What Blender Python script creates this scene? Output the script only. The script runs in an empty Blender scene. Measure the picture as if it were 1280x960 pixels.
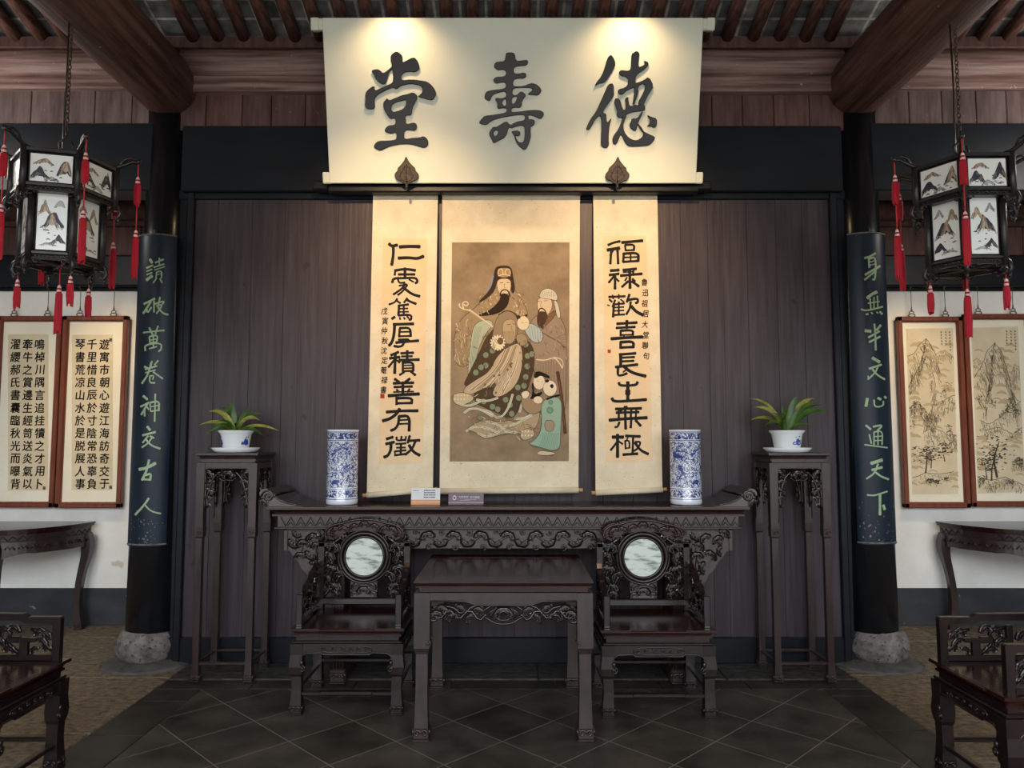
import bpy, bmesh, math, random
from mathutils import Vector, Matrix
from math import sin, cos, pi, radians

# ------------------------------------------------------------------ camera, light, exposure
SC = bpy.context.scene
COL = SC.collection
FPX, PITCH, CAMZ = 920.0, radians(4.3), 1.58
cd = bpy.data.cameras.new('camera')
cd.sensor_width = 36.0
cd.lens = FPX / 1280 * 36.0
cd.clip_start = 0.05
cam = bpy.data.objects.new('camera', cd)
COL.objects.link(cam)
cam.location = (0, 0, CAMZ)
cam.rotation_euler = (pi / 2 + PITCH, 0, 0)
SC.camera = cam

SC.view_settings.view_transform = 'Standard'
SC.view_settings.look = 'None'
SC.view_settings.gamma = 1.0
SC.view_settings.use_curve_mapping = False
SC.view_settings.exposure = 1.5

SKY_STRENGTH = 2.75
SPOT_BOARD = 13.0
SPOT_SCROLL = 85.0
SPOT_FRAME = 30.0
BAY_FILL = 12.0

# open sky seen through the open front of the hall
wd = bpy.data.worlds.new('sky')
SC.world = wd
wd.use_nodes = True
wn = wd.node_tree
wn.nodes.clear()
w_out = wn.nodes.new('ShaderNodeOutputWorld')
w_bg = wn.nodes.new('ShaderNodeBackground')
w_tc = wn.nodes.new('ShaderNodeTexCoord')
w_sep = wn.nodes.new('ShaderNodeSeparateXYZ')
w_ramp = wn.nodes.new('ShaderNodeValToRGB')
cr = w_ramp.color_ramp
cr.elements[0].position = 0.0
cr.elements[0].color = (0.34, 0.33, 0.31, 1)
cr.elements[1].position = 1.0
cr.elements[1].color = (0.80, 0.90, 1.0, 1)
for p_, c_ in ((0.485, (0.36, 0.35, 0.33, 1)), (0.49, (0.16, 0.16, 0.16, 1)), (0.58, (0.18, 0.18, 0.18, 1)), (0.60, (0.92, 0.96, 1.0, 1))):
    e_ = cr.elements.new(p_)
    e_.color = c_
w_mul = wn.nodes.new('ShaderNodeMath')
w_mul.operation = 'MULTIPLY_ADD'
w_mul.inputs[1].default_value = 0.5
w_mul.inputs[2].default_value = 0.5
wn.links.new(w_tc.outputs['Generated'], w_sep.inputs[0])
wn.links.new(w_sep.outputs['Z'], w_mul.inputs[0])
wn.links.new(w_mul.outputs[0], w_ramp.inputs[0])
wn.links.new(w_ramp.outputs[0], w_bg.inputs['Color'])
w_bg.inputs['Strength'].default_value = SKY_STRENGTH
wn.links.new(w_bg.outputs[0], w_out.inputs[0])


def lamp(name, kind, loc, aim, power, color, **kw):
    l = bpy.data.lights.new(name, kind)
    l.energy = power
    l.color = color
    for k, v in kw.items():
        setattr(l, k, v)
    o = bpy.data.objects.new(name, l)
    COL.objects.link(o)
    o.location = loc
    d = Vector(aim) - Vector(loc)
    o.rotation_euler = d.to_track_quat('-Z', 'Y').to_euler()
    return o


# the open front: a portal that guides the daylight in
pt = lamp('open_front', 'AREA', (0, -1.9, 2.1), (0, 5, 2.1), 1.0, (1, 1, 1), shape='RECTANGLE', size=11.0, size_y=4.2)
pt.data.cycles.is_portal = True
WARM = (1.0, 0.65, 0.36)
for sx in (-0.80, 0.80):      # ceiling spotlights over the name board
    lamp('ceiling_spot', 'SPOT', (sx, 4.58, 4.545), (sx, 4.98, 3.6), SPOT_BOARD, WARM, spot_size=radians(125), spot_blend=1.0, shadow_soft_size=0.04)
    lamp('scroll_spot', 'SPOT', (sx, 3.30, 3.92), (sx * 1.02, 5.27, 2.78), SPOT_SCROLL, WARM, spot_size=radians(60), spot_blend=1.0, shadow_soft_size=0.04)
for sx in (-1, 1):            # side bays: spotlights aimed at the framed works, and an added fill
    lamp('bay_spot', 'SPOT', (sx * 3.35, 5.0, 3.3), (sx * 3.33, 6.4, 1.85), SPOT_FRAME, (1.0, 0.72, 0.40), spot_size=radians(58), spot_blend=1.0, shadow_soft_size=0.05)
    lamp('bay_fill', 'POINT', (sx * 4.1, 4.6, 3.6), (sx * 4.1, 5, 0), BAY_FILL, (1.0, 0.93, 0.84), shadow_soft_size=0.25)  # added point fill without a fixture, brightens the white bay walls


# ------------------------------------------------------------------ picture measurements -> places
def ray(u, v):
    a = (u - 640) / FPX
    b = (480 - v) / FPX
    return Vector((a, cos(PITCH) - b * sin(PITCH), sin(PITCH) + b * cos(PITCH)))


CAM = Vector((0, 0, CAMZ))


def at(u, v, Y):
    d = ray(u, v)
    return CAM + d * (Y / d.y)


def hit(u, v, P0, N):
    d = ray(u, v)
    return CAM + d * ((Vector(P0) - CAM).dot(N) / d.dot(N))


def lin(c):
    c = c / 255.0
    return c / 12.92 if c <= 0.04045 else ((c + 0.055) / 1.055) ** 2.4


def rgb(r, g, b):
    return (lin(r), lin(g), lin(b), 1.0)


# ------------------------------------------------------------------ mesh builder
class MB:
    def __init__(self):
        self.V = []
        self.F = []
        self.M = []
        self.S = []
        self.T = None

    def add(self, verts, faces, mi=0, smooth=False):
        o = len(self.V)
        if self.T is None:
            self.V.extend([tuple(v) for v in verts])
        else:
            self.V.extend([tuple(self.T @ Vector(v)) for v in verts])
        for f in faces:
            self.F.append([i + o for i in f])
            self.M.append(mi)
            self.S.append(smooth)

    def box(self, x0, x1, y0, y1, z0, z1, b=0.003, mi=0):
        if x1 < x0: x0, x1 = x1, x0
        if y1 < y0: y0, y1 = y1, y0
        if z1 < z0: z0, z1 = z1, z0
        b = min(b, (x1 - x0) * .45, (y1 - y0) * .45, (z1 - z0) * .45)
        lo, hi = (x0, y0, z0), (x1, y1, z1)
        V = []
        idx = {}
        for sx in (0, 1):
            for sy in (0, 1):
                for sz in (0, 1):
                    s = (sx, sy, sz)
                    for a in range(3):
                        p = []
                        for k in range(3):
                            e = hi[k] if s[k] else lo[k]
                            if k != a:
                                e += -b if s[k] else b
                            p.append(e)
                        idx[(s, a)] = len(V)
                        V.append(p)
        F = []
        for a in range(3):
            b1, c1 = [(1, 2), (2, 0), (0, 1)][a]
            for s in (0, 1):
                q = []
                for (i, j) in ((0, 0), (1, 0), (1, 1), (0, 1)):
                    c = [0, 0, 0]
                    c[a] = s; c[b1] = i; c[c1] = j
                    q.append(idx[(tuple(c), a)])
                F.append(q if s else q[::-1])
            # edges along axis a
            for i in (0, 1):
                for j in (0, 1):
                    c0 = [0, 0, 0]; c2 = [0, 0, 0]
                    c0[a] = 0; c2[a] = 1
                    c0[b1] = c2[b1] = i
                    c0[c1] = c2[c1] = j
                    c0 = tuple(c0); c2 = tuple(c2)
                    F.append([idx[(c0, b1)], idx[(c2, b1)], idx[(c2, c1)], idx[(c0, c1)]])
        for sx in (0, 1):
            for sy in (0, 1):
                for sz in (0, 1):
                    s = (sx, sy, sz)
                    F.append([idx[(s, 0)], idx[(s, 1)], idx[(s, 2)]])
        self.add(V, F, mi)

    def prism(self, poly, a0, a1, axis='y', mi=0):
        n = len(poly)

        def P(p, a):
            if axis == 'y': return (p[0], a, p[1])
            if axis == 'x': return (a, p[0], p[1])
            return (p[0], p[1], a)
        V = [P(p, a0) for p in poly] + [P(p, a1) for p in poly]
        F = [list(range(n)), list(range(2 * n - 1, n - 1, -1))]
        for i in range(n):
            j = (i + 1) % n
            F.append([i, j, n + j, n + i])
        self.add(V, F, mi)

    def tube(self, pts, r, n=6, mi=0, caps=True, closed=False, twist=0.0):
        pts = [Vector(p) for p in pts]
        m = len(pts)
        if m < 2: return
        rs = r if isinstance(r, (list, tuple)) else [r] * m
        V = []
        up = None
        for i, p in enumerate(pts):
            if closed:
                t = pts[(i + 1) % m] - pts[i - 1]
            else:
                t = pts[min(i + 1, m - 1)] - pts[max(i - 1, 0)]
            if t.length < 1e-9: t = Vector((0, 0, 1))
            t.normalize()
            if up is None:
                ref = Vector((0, 0, 1)) if abs(t.z) < 0.9 else Vector((1, 0, 0))
                up = t.cross(ref).normalized()
            else:
                up = (up - t * up.dot(t))
                up = up.normalized() if up.length > 1e-6 else t.orthogonal().normalized()
            w = t.cross(up)
            for k in range(n):
                a = 2 * pi * k / n + twist
                V.append(p + (up * cos(a) + w * sin(a)) * rs[i])
        F = []
        for i in range(m if closed else m - 1):
            j = (i + 1) % m
            for k in range(n):
                l = (k + 1) % n
                F.append([i * n + k, i * n + l, j * n + l, j * n + k])
        if caps and not closed:
            F.append(list(range(n))[::-1])
            F.append([(m - 1) * n + k for k in range(n)])
        self.add(V, F, mi, n > 4)

    def lathe(self, prof, n=32, c=(0, 0, 0), mi=0, smooth=True, close=False):
        V = []
        for (r, z) in prof:
            for k in range(n):
                a = 2 * pi * k / n
                V.append((c[0] + r * cos(a), c[1] + r * sin(a), c[2] + z))
        F = []
        m = len(prof)
        for i in range(m - 1):
            for k in range(n):
                l = (k + 1) % n
                F.append([i * n + k, i * n + l, (i + 1) * n + l, (i + 1) * n + k])
        if prof[0][0] > 1e-6: F.append(list(range(n))[::-1])
        if prof[-1][0] > 1e-6: F.append([(m - 1) * n + k for k in range(n)])
        self.add(V, F, mi, smooth)

    def ball(self, c, rx, ry, rz, mi=0, n=10, m=6):
        V = [(c[0], c[1], c[2] - rz)]
        for i in range(1, m):
            th = -pi / 2 + pi * i / m
            for k in range(n):
                a = 2 * pi * k / n
                V.append((c[0] + rx * cos(th) * cos(a), c[1] + ry * cos(th) * sin(a), c[2] + rz * sin(th)))
        V.append((c[0], c[1], c[2] + rz))
        F = []
        for k in range(n):
            F.append([0, 1 + (k + 1) % n, 1 + k])
            for i in range(m - 2):
                a = 1 + i * n + k; b = 1 + i * n + (k + 1) % n
                F.append([a, b, b + n, a + n])
            F.append([1 + (m - 2) * n + k, 1 + (m - 2) * n + (k + 1) % n, len(V) - 1])
        self.add(V, F, mi, True)

    def build(self, name, mats, parent=None, recalc=True):
        me = bpy.data.meshes.new(name)
        me.from_pydata(self.V, [], self.F)
        if not isinstance(mats, (list, tuple)): mats = [mats]
        for m in mats: me.materials.append(m)
        me.polygons.foreach_set('material_index', self.M)
        me.polygons.foreach_set('use_smooth', self.S)
        if recalc:
            bm = bmesh.new()
            bm.from_mesh(me)
            bmesh.ops.recalc_face_normals(bm, faces=bm.faces)
            bm.to_mesh(me)
            bm.free()
        me.update()
        o = bpy.data.objects.new(name, me)
        COL.objects.link(o)
        if parent is not None: o.parent = parent
        return o


def thing(name, label, cat, loc=(0, 0, 0), rz=0.0, group=None):
    o = bpy.data.objects.new(name, None)
    o.empty_display_size = 0.05
    COL.objects.link(o)
    o.location = loc
    o.rotation_euler = (0, 0, rz)
    o['label'] = label
    o['category'] = cat
    if group: o['group'] = group
    return o


def tag(o, label, cat, group=None):
    o['label'] = label
    o['category'] = cat
    if group: o['group'] = group
    return o


def struct(o):
    o['kind'] = 'structure'
    return o


def copy_tree(o, parent=None):
    c = o.copy()
    COL.objects.link(c)
    if parent is not None: c.parent = parent
    for ch in list(o.children): copy_tree(ch, c)
    return c


# filled outlines (with holes) turned into bevelled raised mesh: list of (outer, [holes])
def outline_mesh(groups, extrude, bevel):
    V, F = [], []
    for outer, holes in groups:
        cu = bpy.data.curves.new('tmp', 'CURVE')
        cu.dimensions = '2D'
        cu.fill_mode = 'BOTH'
        cu.extrude = extrude
        cu.bevel_depth = bevel
        cu.bevel_resolution = 2
        cu.offset = -bevel * .65
        for pts in [outer] + holes:
            s = cu.splines.new('POLY')
            s.points.add(len(pts) - 1)
            for q, p in zip(s.points, pts): q.co = (p[0], p[1], 0, 1)
            s.use_cyclic_u = True
        o = bpy.data.objects.new('tmp', cu)
        COL.objects.link(o)
        me = bpy.data.meshes.new_from_object(o.evaluated_get(bpy.context.evaluated_depsgraph_get()))
        off = len(V)
        V += [tuple(v.co) for v in me.vertices]
        F += [[i + off for i in p.vertices] for p in me.polygons]
        bpy.data.objects.remove(o)
        bpy.data.meshes.remove(me)
        bpy.data.curves.remove(cu)
    return V, F


def smooth_loop(pts, it=2):
    for _ in range(it):
        q = []
        n = len(pts)
        for i in range(n):
            a, b = pts[i], pts[(i + 1) % n]
            q.append((a[0] * .75 + b[0] * .25, a[1] * .75 + b[1] * .25))
            q.append((a[0] * .25 + b[0] * .75, a[1] * .25 + b[1] * .75))
        pts = q
    return pts


def smooth_line(pts, it=2):
    pts = [tuple(p) for p in pts]
    for _ in range(it):
        q = [pts[0]]
        for a, b in zip(pts[:-1], pts[1:]):
            q.append(tuple(x * .75 + y * .25 for x, y in zip(a, b)))
            q.append(tuple(x * .25 + y * .75 for x, y in zip(a, b)))
        q.append(pts[-1])
        pts = q
    return pts


GLY = {}


def glyph(ch, weight=0.0):
    k = (ch, weight)
    if k not in GLY:
        cu = bpy.data.curves.new('tmp', 'FONT')
        cu.body = ch
        cu.size = 1.0
        cu.offset = weight
        cu.resolution_u = 3
        o = bpy.data.objects.new('tmp', cu)
        COL.objects.link(o)
        me = bpy.data.meshes.new_from_object(o.evaluated_get(bpy.context.evaluated_depsgraph_get()))
        V = [(v.co.x, v.co.y) for v in me.vertices]
        F = [list(p.vertices) for p in me.polygons]
        x0 = min(p[0] for p in V); x1 = max(p[0] for p in V)
        y0 = min(p[1] for p in V); y1 = max(p[1] for p in V)
        GLY[k] = ([((p[0] - (x0 + x1) / 2), (p[1] - (y0 + y1) / 2)) for p in V], F)
        bpy.data.objects.remove(o)
        bpy.data.meshes.remove(me)
        bpy.data.curves.remove(cu)
    return GLY[k]


def put_glyph(mb, ch, u, v, w, h, mapf, mi=0, weight=0.0, shear=0.0):
    V, F = glyph(ch, 0.0)
    for du, dv in ((0, 0), (weight, 0), (0, weight), (-weight, -weight * .5)) if weight else ((0, 0),):
        mb.add([mapf(u + (x + du) * w + y * shear * w, v - (y + dv) * h) for x, y in V], F, mi)


STK = [0]          # every brush stroke lies a hair above the one before


def lift(): return (STK[0] % 97) * 9e-6


# a brush stroke: flat polygon along a line with swelling ends, laid on mapf(u, v)
def stroke(mb, pts, w, mapf, mi=0, taper=None, it=2):
    STK[0] += 1
    pts = smooth_line(pts, it)
    n = len(pts)
    P = [Vector((p[0], p[1])) for p in pts]
    L, R = [], []
    for i, p in enumerate(P):
        t = P[min(i + 1, n - 1)] - P[max(i - 1, 0)]
        if t.length < 1e-9: t = Vector((1, 0))
        t.normalize()
        k = Vector((-t.y, t.x))
        f = i / (n - 1)
        ww = w * 0.5
        if taper == 'end': ww *= 1.0 - 0.75 * f ** 1.5
        elif taper == 'both': ww *= 0.25 + 0.75 * sin(pi * min(1, max(0, f)))
        else: ww *= 0.92 + 0.16 * abs(2 * f - 1)
        L.append(p + k * ww)
        R.append(p - k * ww)
    V = []
    t0 = (P[0] - P[1]).normalized() * w * 0.25
    t1 = (P[-1] - P[-2]).normalized() * w * 0.25 * (0.3 if taper else 1)
    L2 = [L[0] * .8 + R[0] * .2 + t0] + L + [L[-1] * .8 + R[-1] * .2 + t1]
    R2 = [R[0] * .8 + L[0] * .2 + t0] + R + [R[-1] * .8 + L[-1] * .2 + t1]
    for a, b in zip(L2, R2):
        V.append(mapf(a.x, a.y)); V.append(mapf(b.x, b.y))
    F = [[2 * i, 2 * i + 1, 2 * i + 3, 2 * i + 2] for i in range(len(L2) - 1)]
    mb.add(V, F, mi)


# ------------------------------------------------------------------ carved relief: all on mapf(u, w, h) -> local place
def r_tube(mb, mapf, pts, r, h=None, n=6, it=1, closed=False, mi=0):
    pts = smooth_loop(pts, it) if closed else smooth_line(pts, it)
    if h is None: h = r * 0.4
    mb.tube([mapf(p[0], p[1], h) for p in pts], r, n, mi, True, closed)


def r_dome(mb, mapf, u, w, ru, rw, rot=0.0, h=0.01, mi=0, n=12):
    V, F = [], []
    c, s = cos(rot), sin(rot)
    rings = [(1.0, -0.2), (0.92, 0.35), (0.7, 0.72), (0.38, 0.95)]
    for (k, hh) in rings:
        for i in range(n):
            a = 2 * pi * i / n
            x, y = ru * k * cos(a), rw * k * sin(a)
            V.append(mapf(u + x * c - y * s, w + x * s + y * c, h * hh))
    V.append(mapf(u, w, h))
    for j in range(len(rings) - 1):
        for i in range(n):
            l = (i + 1) % n
            F.append([j * n + i, j * n + l, (j + 1) * n + l, (j + 1) * n + i])
    for i in range(n):
        F.append([(len(rings) - 1) * n + i, (len(rings) - 1) * n + (i + 1) % n, len(V) - 1])
    F.append(list(range(n))[::-1])
    mb.add(V, F, mi, True)


def r_spiral(mb, mapf, u, w, r, turns=1.3, a0=0.0, d=1, t=0.004, mi=0):
    pts = []
    n = int(12 * turns)
    for i in range(n + 1):
        f = i / n
        a = a0 + d * 2 * pi * turns * f
        rr = r * (1 - 0.82 * f)
        pts.append((u + rr * cos(a), w + rr * sin(a)))
    r_tube(mb, mapf, pts, t, it=0, mi=mi)
    r_dome(mb, mapf, pts[-1][0], pts[-1][1], t * 1.5, t * 1.5, 0, t * 2, mi, n=8)


# a fungus-head / cloud lobe: crisp raised fan with rims, stem curls and a bead
def r_cloud(mb, mapf, u, w, s, rot=0.0, t=None, mi=None):
    t = t or s * 0.10
    mi = RELIEF[0] if mi is None else mi
    c, sn = cos(rot), sin(rot)

    def L(x, y): return (u + (x * c - y * sn) * s, w + (x * sn + y * c) * s)
    out = [(1.1 * cos(a) * (1 + .05 * cos(6 * a)), -0.1 + .82 * sin(a) * (1 + .05 * cos(6 * a))) for a in [radians(x) for x in range(-25, 206, 15)]] + [(-.55, -.18), (0, -.02), (.55, -.18)]
    n = len(out)
    V = [mapf(*L(*p), -s * .02) for p in out] + [mapf(*L(p[0], p[1]), s * .20) for p in out] + [mapf(*L(p[0] * .86, p[1] * .84), s * .27) for p in out] + [mapf(*L(p[0] * .70, p[1] * .66), s * .16) for p in out] + [mapf(*L(0, .2), s * .22)]
    F = []
    for k in range(3):
        for i in range(n):
            l = (i + 1) % n
            F.append([k * n + i, k * n + l, (k + 1) * n + l, (k + 1) * n + i])
    for i in range(n): F.append([3 * n + i, 3 * n + (i + 1) % n, 4 * n])
    mb.add(V, F, mi)
    r_tube(mb, mapf, [L(.55 * cos(a), -.05 + .42 * sin(a)) for a in [radians(x) for x in range(0, 181, 30)]], t, s * .27, it=0, mi=mi)
    for sg in (-1, 1):
        q = L(sg * 0.55, -0.34)
        r_spiral(mb, mapf, q[0], q[1], s * 0.32, 1.0, rot + (0 if sg > 0 else pi), sg, t * .9, mi)
    q = L(0, 0.02)
    r_dome(mb, mapf, q[0], q[1], s * 0.20, s * 0.20, 0, s * 0.46, mi, n=8)


RELIEF = [0]


def carve_fill(mb, mapf, inside, bounds, s, seed, gap=1.75, vine=True):
    rnd = random.Random(seed)
    u0, u1, w0, w1 = bounds
    P = []
    for _ in range(900):
        u, w = rnd.uniform(u0, u1), rnd.uniform(w0, w1)
        if inside(u, w) and all((u - a) ** 2 + (w - b) ** 2 > (gap * s) ** 2 for a, b in P):
            P.append((u, w))
    for i, (u, w) in enumerate(P):
        r_cloud(mb, mapf, u, w, s * rnd.uniform(.75, 1.05), rnd.choice([0, .6, -.6, 1.5, -1.5, 2.6]))
        if vine:
            near = sorted(range(len(P)), key=lambda j: (P[j][0] - u) ** 2 + (P[j][1] - w) ** 2)[1:3]
            for j in near:
                a, b = P[j]
                mx, my = (u + a) / 2 + rnd.uniform(-.5, .5) * s, (w + b) / 2 + rnd.uniform(-.5, .5) * s
                r_tube(mb, mapf, [(u, w), (mx, my), (a, b)], s * 0.12, 0.0, it=2, n=5, mi=RELIEF[0])
    return P
# ------------------------------------------------------------------ materials
def new_mat(name):
    m = bpy.data.materials.new(name)
    m.use_nodes = True
    nt = m.node_tree
    return m, nt, nt.nodes['Principled BSDF']


def node(nt, kind, **kw):
    n = nt.nodes.new(kind)
    for k, v in kw.items(): setattr(n, k, v)
    return n


def setv(n, k, v): n.inputs[k].default_value = v


def mat(name, c1, c2=None, rough=0.5, scale=(1, 1, 1), nscale=6.0, bump=0.0, spec=0.5, coat=0.0, island=0.0, specks=None, detail=6.0, metal=0.0, rough2=None, ramp=(0.35, 0.65)):
    m, nt, b = new_mat(name)
    setv(b, 'Roughness', rough)
    setv(b, 'Specular IOR Level', spec)
    setv(b, 'Metallic', metal)
    if coat:
        setv(b, 'Coat Weight', coat)
        setv(b, 'Coat Roughness', 0.12)
    setv(b, 'Base Color', c1)
    if c2 is None and not bump and not specks: return m
    tc = node(nt, 'ShaderNodeTexCoord')
    mp = node(nt, 'ShaderNodeMapping')
    setv(mp, 'Scale', scale)
    nt.links.new(tc.outputs['Object'], mp.inputs[0])
    no = node(nt, 'ShaderNodeTexNoise')
    setv(no, 'Scale', nscale); setv(no, 'Detail', detail); setv(no, 'Roughness', 0.62)
    nt.links.new(mp.outputs[0], no.inputs['Vector'])
    last = None
    if c2 is not None:
        r = node(nt, 'ShaderNodeValToRGB')
        r.color_ramp.elements[0].position = ramp[0]; r.color_ramp.elements[0].color = c1
        r.color_ramp.elements[1].position = ramp[1]; r.color_ramp.elements[1].color = c2
        nt.links.new(no.outputs['Fac'], r.inputs[0])
        last = r.outputs[0]
    if island:
        g = node(nt, 'ShaderNodeNewGeometry')
        mr = node(nt, 'ShaderNodeMapRange')
        setv(mr, 'To Min', 1 - island); setv(mr, 'To Max', 1 + island)
        nt.links.new(g.outputs['Random Per Island'], mr.inputs[0])
        hs = node(nt, 'ShaderNodeHueSaturation')
        nt.links.new(mr.outputs[0], hs.inputs['Value'])
        if last is not None: nt.links.new(last, hs.inputs['Color'])
        else: setv(hs, 'Color', c1)
        last = hs.outputs[0]
    if specks:      # (colour, scale, threshold)
        n2 = node(nt, 'ShaderNodeTexNoise')
        setv(n2, 'Scale', specks[1]); setv(n2, 'Detail', 3.0)
        nt.links.new(tc.outputs['Object'], n2.inputs['Vector'])
        r2 = node(nt, 'ShaderNodeValToRGB')
        r2.color_ramp.elements[0].position = specks[2]; r2.color_ramp.elements[0].color = (0, 0, 0, 1)
        r2.color_ramp.elements[1].position = specks[2] + 0.03; r2.color_ramp.elements[1].color = (1, 1, 1, 1)
        nt.links.new(n2.outputs['Fac'], r2.inputs[0])
        mx = node(nt, 'ShaderNodeMix', data_type='RGBA')
        nt.links.new(r2.outputs[0], mx.inputs[0])
        if last is not None: nt.links.new(last, mx.inputs[6])
        else: mx.inputs[6].default_value = c1
        mx.inputs[7].default_value = specks[0]
        last = mx.outputs[2]
    if last is not None: nt.links.new(last, b.inputs['Base Color'])
    if rough2 is not None:
        mr = node(nt, 'ShaderNodeMapRange')
        setv(mr, 'From Min', .3); setv(mr, 'From Max', .7); setv(mr, 'To Min', rough); setv(mr, 'To Max', rough2)
        nt.links.new(no.outputs['Fac'], mr.inputs[0])
        nt.links.new(mr.outputs[0], b.inputs['Roughness'])
    if bump:
        bp = node(nt, 'ShaderNodeBump')
        setv(bp, 'Strength', bump); setv(bp, 'Distance', 0.01)
        nt.links.new(no.outputs['Fac'], bp.inputs['Height'])
        nt.links.new(bp.outputs[0], b.inputs['Normal'])
    return m


M = {}
M['plank_purple'] = mat('purple_brown_planks', rgb(47, 39, 44), rgb(66, 57, 63), .44, (9, 9, .5), 3.0, .25, .32, island=.10, specks=(rgb(38, 32, 36), 9.0, .70))
M['plank_red'] = mat('dull_red_planks', rgb(72, 47, 44), rgb(98, 73, 69), .6, (7, 7, .8), 3.0, .35, .3, island=.14, specks=(rgb(122, 105, 98), 30.0, .72))
M['plank_grey'] = mat('greyed_red_planks', rgb(76, 59, 59), rgb(108, 92, 91), .65, (7, 7, .8), 3.0, .35, .3, island=.12, specks=(rgb(131, 119, 114), 26.0, .70))
M['black_paint'] = mat('black_paint', rgb(12, 16, 22), rgb(19, 24, 31), .42, (.6, 3, 3), 3.0, .14, .26, specks=(rgb(40, 44, 50), 60.0, .76))
M['black_lacquer'] = mat('black_lacquer_post', rgb(15, 16, 19), rgb(23, 25, 29), .24, (3, 3, .4), 3.0, .10, .5, specks=(rgb(50, 53, 56), 40.0, .77))
M['beam'] = mat('dark_red_beam', rgb(52, 31, 27), rgb(104, 74, 67), .5, (12, .7, 12), 2.2, .6, .4, specks=(rgb(140, 116, 104), 18.0, .72))
M['purlin'] = mat('dark_red_purlin', rgb(86, 60, 55), rgb(146, 120, 114), .5, (.6, 10, 14), 2.2, .6, .4, specks=(rgb(166, 144, 136), 24.0, .72))
M['rafter'] = mat('red_brown_rafter', rgb(70, 42, 36), rgb(124, 90, 80), .6, (14, .8, 14), 2.5, .6, .35)
M['rosewood'] = mat('dark_rosewood', rgb(36, 26, 25), rgb(54, 40, 38), .33, (4, 4, .8), 5.0, .06, .6)
M['rosewood_dark'] = mat('blackish_rosewood', rgb(22, 15, 14), rgb(36, 25, 23), .28, (4, 4, .8), 5.0, .05, .5)
M['relief_ground'] = mat('sheen_rosewood_ground', rgb(60, 49, 48), rgb(74, 62, 61), .42, (4, 4, 4), 6.0, .06, .5)  # lightened colour puts front sheen and relief contrast into the wood
M['rosewood_red'] = mat('red_rosewood', rgb(30, 13, 12), rgb(48, 23, 19), .18, (2, 14, 14), 2.0, .02, .5)
M['rosewood_carved'] = mat('carved_rosewood', rgb(20, 13, 12), rgb(32, 22, 20), .16, (4, 4, 4), 4.0, .0, .7)
M['white_wall'] = mat('whitewashed_plaster', rgb(226, 225, 220), rgb(240, 240, 237), .8, (1, 1, 1), 2.2, .35, .2, specks=(rgb(206, 196, 178), 3.2, .70))
M['dado'] = mat('dark_grey_dado', rgb(39, 44, 48), rgb(55, 58, 62), .5, (1, 1, 2), 3.0, .2, .4, specks=(rgb(127, 127, 124), 9.0, .70))
M['paper'] = mat('cream_mount_paper', rgb(206, 195, 168), rgb(220, 210, 186), .8, (1, 1, 1), 6.0, .08, .15, specks=(rgb(160, 146, 118), 90.0, .68))
M['tan_paper'] = mat('tan_writing_paper', rgb(212, 188, 152), rgb(222, 200, 166), .8, (1, 1, 1), 3.0, .05, .15)
M['mount'] = mat('pale_mount', rgb(232, 226, 206), rgb(238, 233, 216), .85, nscale=3.0, bump=.03, spec=.15)
M['xuan'] = mat('aged_xuan_paper', rgb(208, 194, 164), rgb(222, 209, 182), .85, nscale=4.0, bump=.03, spec=.1)
M['ink'] = mat('black_ink', rgb(24, 23, 22), rough=.7, spec=.2)
M['ink_soft'] = mat('soft_ink', rgb(70, 62, 52), rough=.8, spec=.1)
M['ink_wash'] = mat('ink_wash', rgb(150, 136, 112), rough=.85, spec=.1)
M['ink_mid'] = mat('mid_ink', rgb(96, 86, 72), rough=.85, spec=.1)
M['seal'] = mat('red_seal', rgb(150, 58, 44), rough=.8, spec=.1)
M['board_white'] = mat('ivory_painted_board', rgb(208, 213, 196), rgb(214, 218, 203), .38, nscale=2.0, bump=.03, spec=.35)
M['board_black'] = mat('raised_black_lacquer', rgb(6, 6, 7), rough=.18, spec=.24)
M['frame_wood'] = mat('brown_frame_wood', rgb(96, 46, 30), rgb(124, 66, 44), .35, (10, 10, 1.2), 3.0, .05, .5)
M['dark_metal'] = mat('dark_iron', rgb(38, 37, 37), rgb(52, 50, 49), .45, nscale=20, bump=.1, spec=.5, metal=.4)
M['wire'] = mat('steel_wire', rgb(120, 116, 110), rough=.4, metal=.7)
M['lantern_wood'] = mat('black_lantern_wood', rgb(30, 28, 28), rgb(46, 42, 41), .34, nscale=14, bump=.05, spec=.5)
M['milk_glass'] = mat('milk_glass', rgb(240, 244, 241), rough=.15, spec=.5)
M['glass_ink'] = mat('glass_ink', rgb(40, 46, 60), rough=.4)
M['glass_grey'] = mat('glass_grey', rgb(126, 124, 118), rough=.4)
M['glass_brown'] = mat('glass_brown', rgb(134, 108, 84), rough=.4)
M['tassel'] = mat('red_silk_tassel', rgb(196, 22, 46), rgb(158, 12, 34), .5, (60, 60, .6), 4.0, .5, .3)
M['cord_red'] = mat('red_cord', rgb(190, 44, 52), rough=.6)
M['bead'] = mat('white_thread_band', rgb(224, 196, 190), rough=.6)
M['couplet'] = mat('dark_blue_green_board', rgb(12, 26, 40), rgb(18, 35, 52), .36, (2, 2, .7), 4.0, .06, .3, specks=(rgb(66, 78, 92), 34.0, .765))
M['couplet_edge'] = mat('worn_pale_edge', rgb(126, 124, 122), rgb(60, 64, 70), .6, nscale=30, bump=.2)
M['couplet_ink'] = mat('pale_green_paint', rgb(142, 168, 132), rgb(156, 180, 144), .45, nscale=9)
M['stone_drum'] = mat('pale_grey_granite', rgb(80, 76, 73), rgb(132, 127, 122), .85, (1, 1, 1), 16.0, 1.6, .2, specks=(rgb(60, 57, 55), 40.0, .62))
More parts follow.
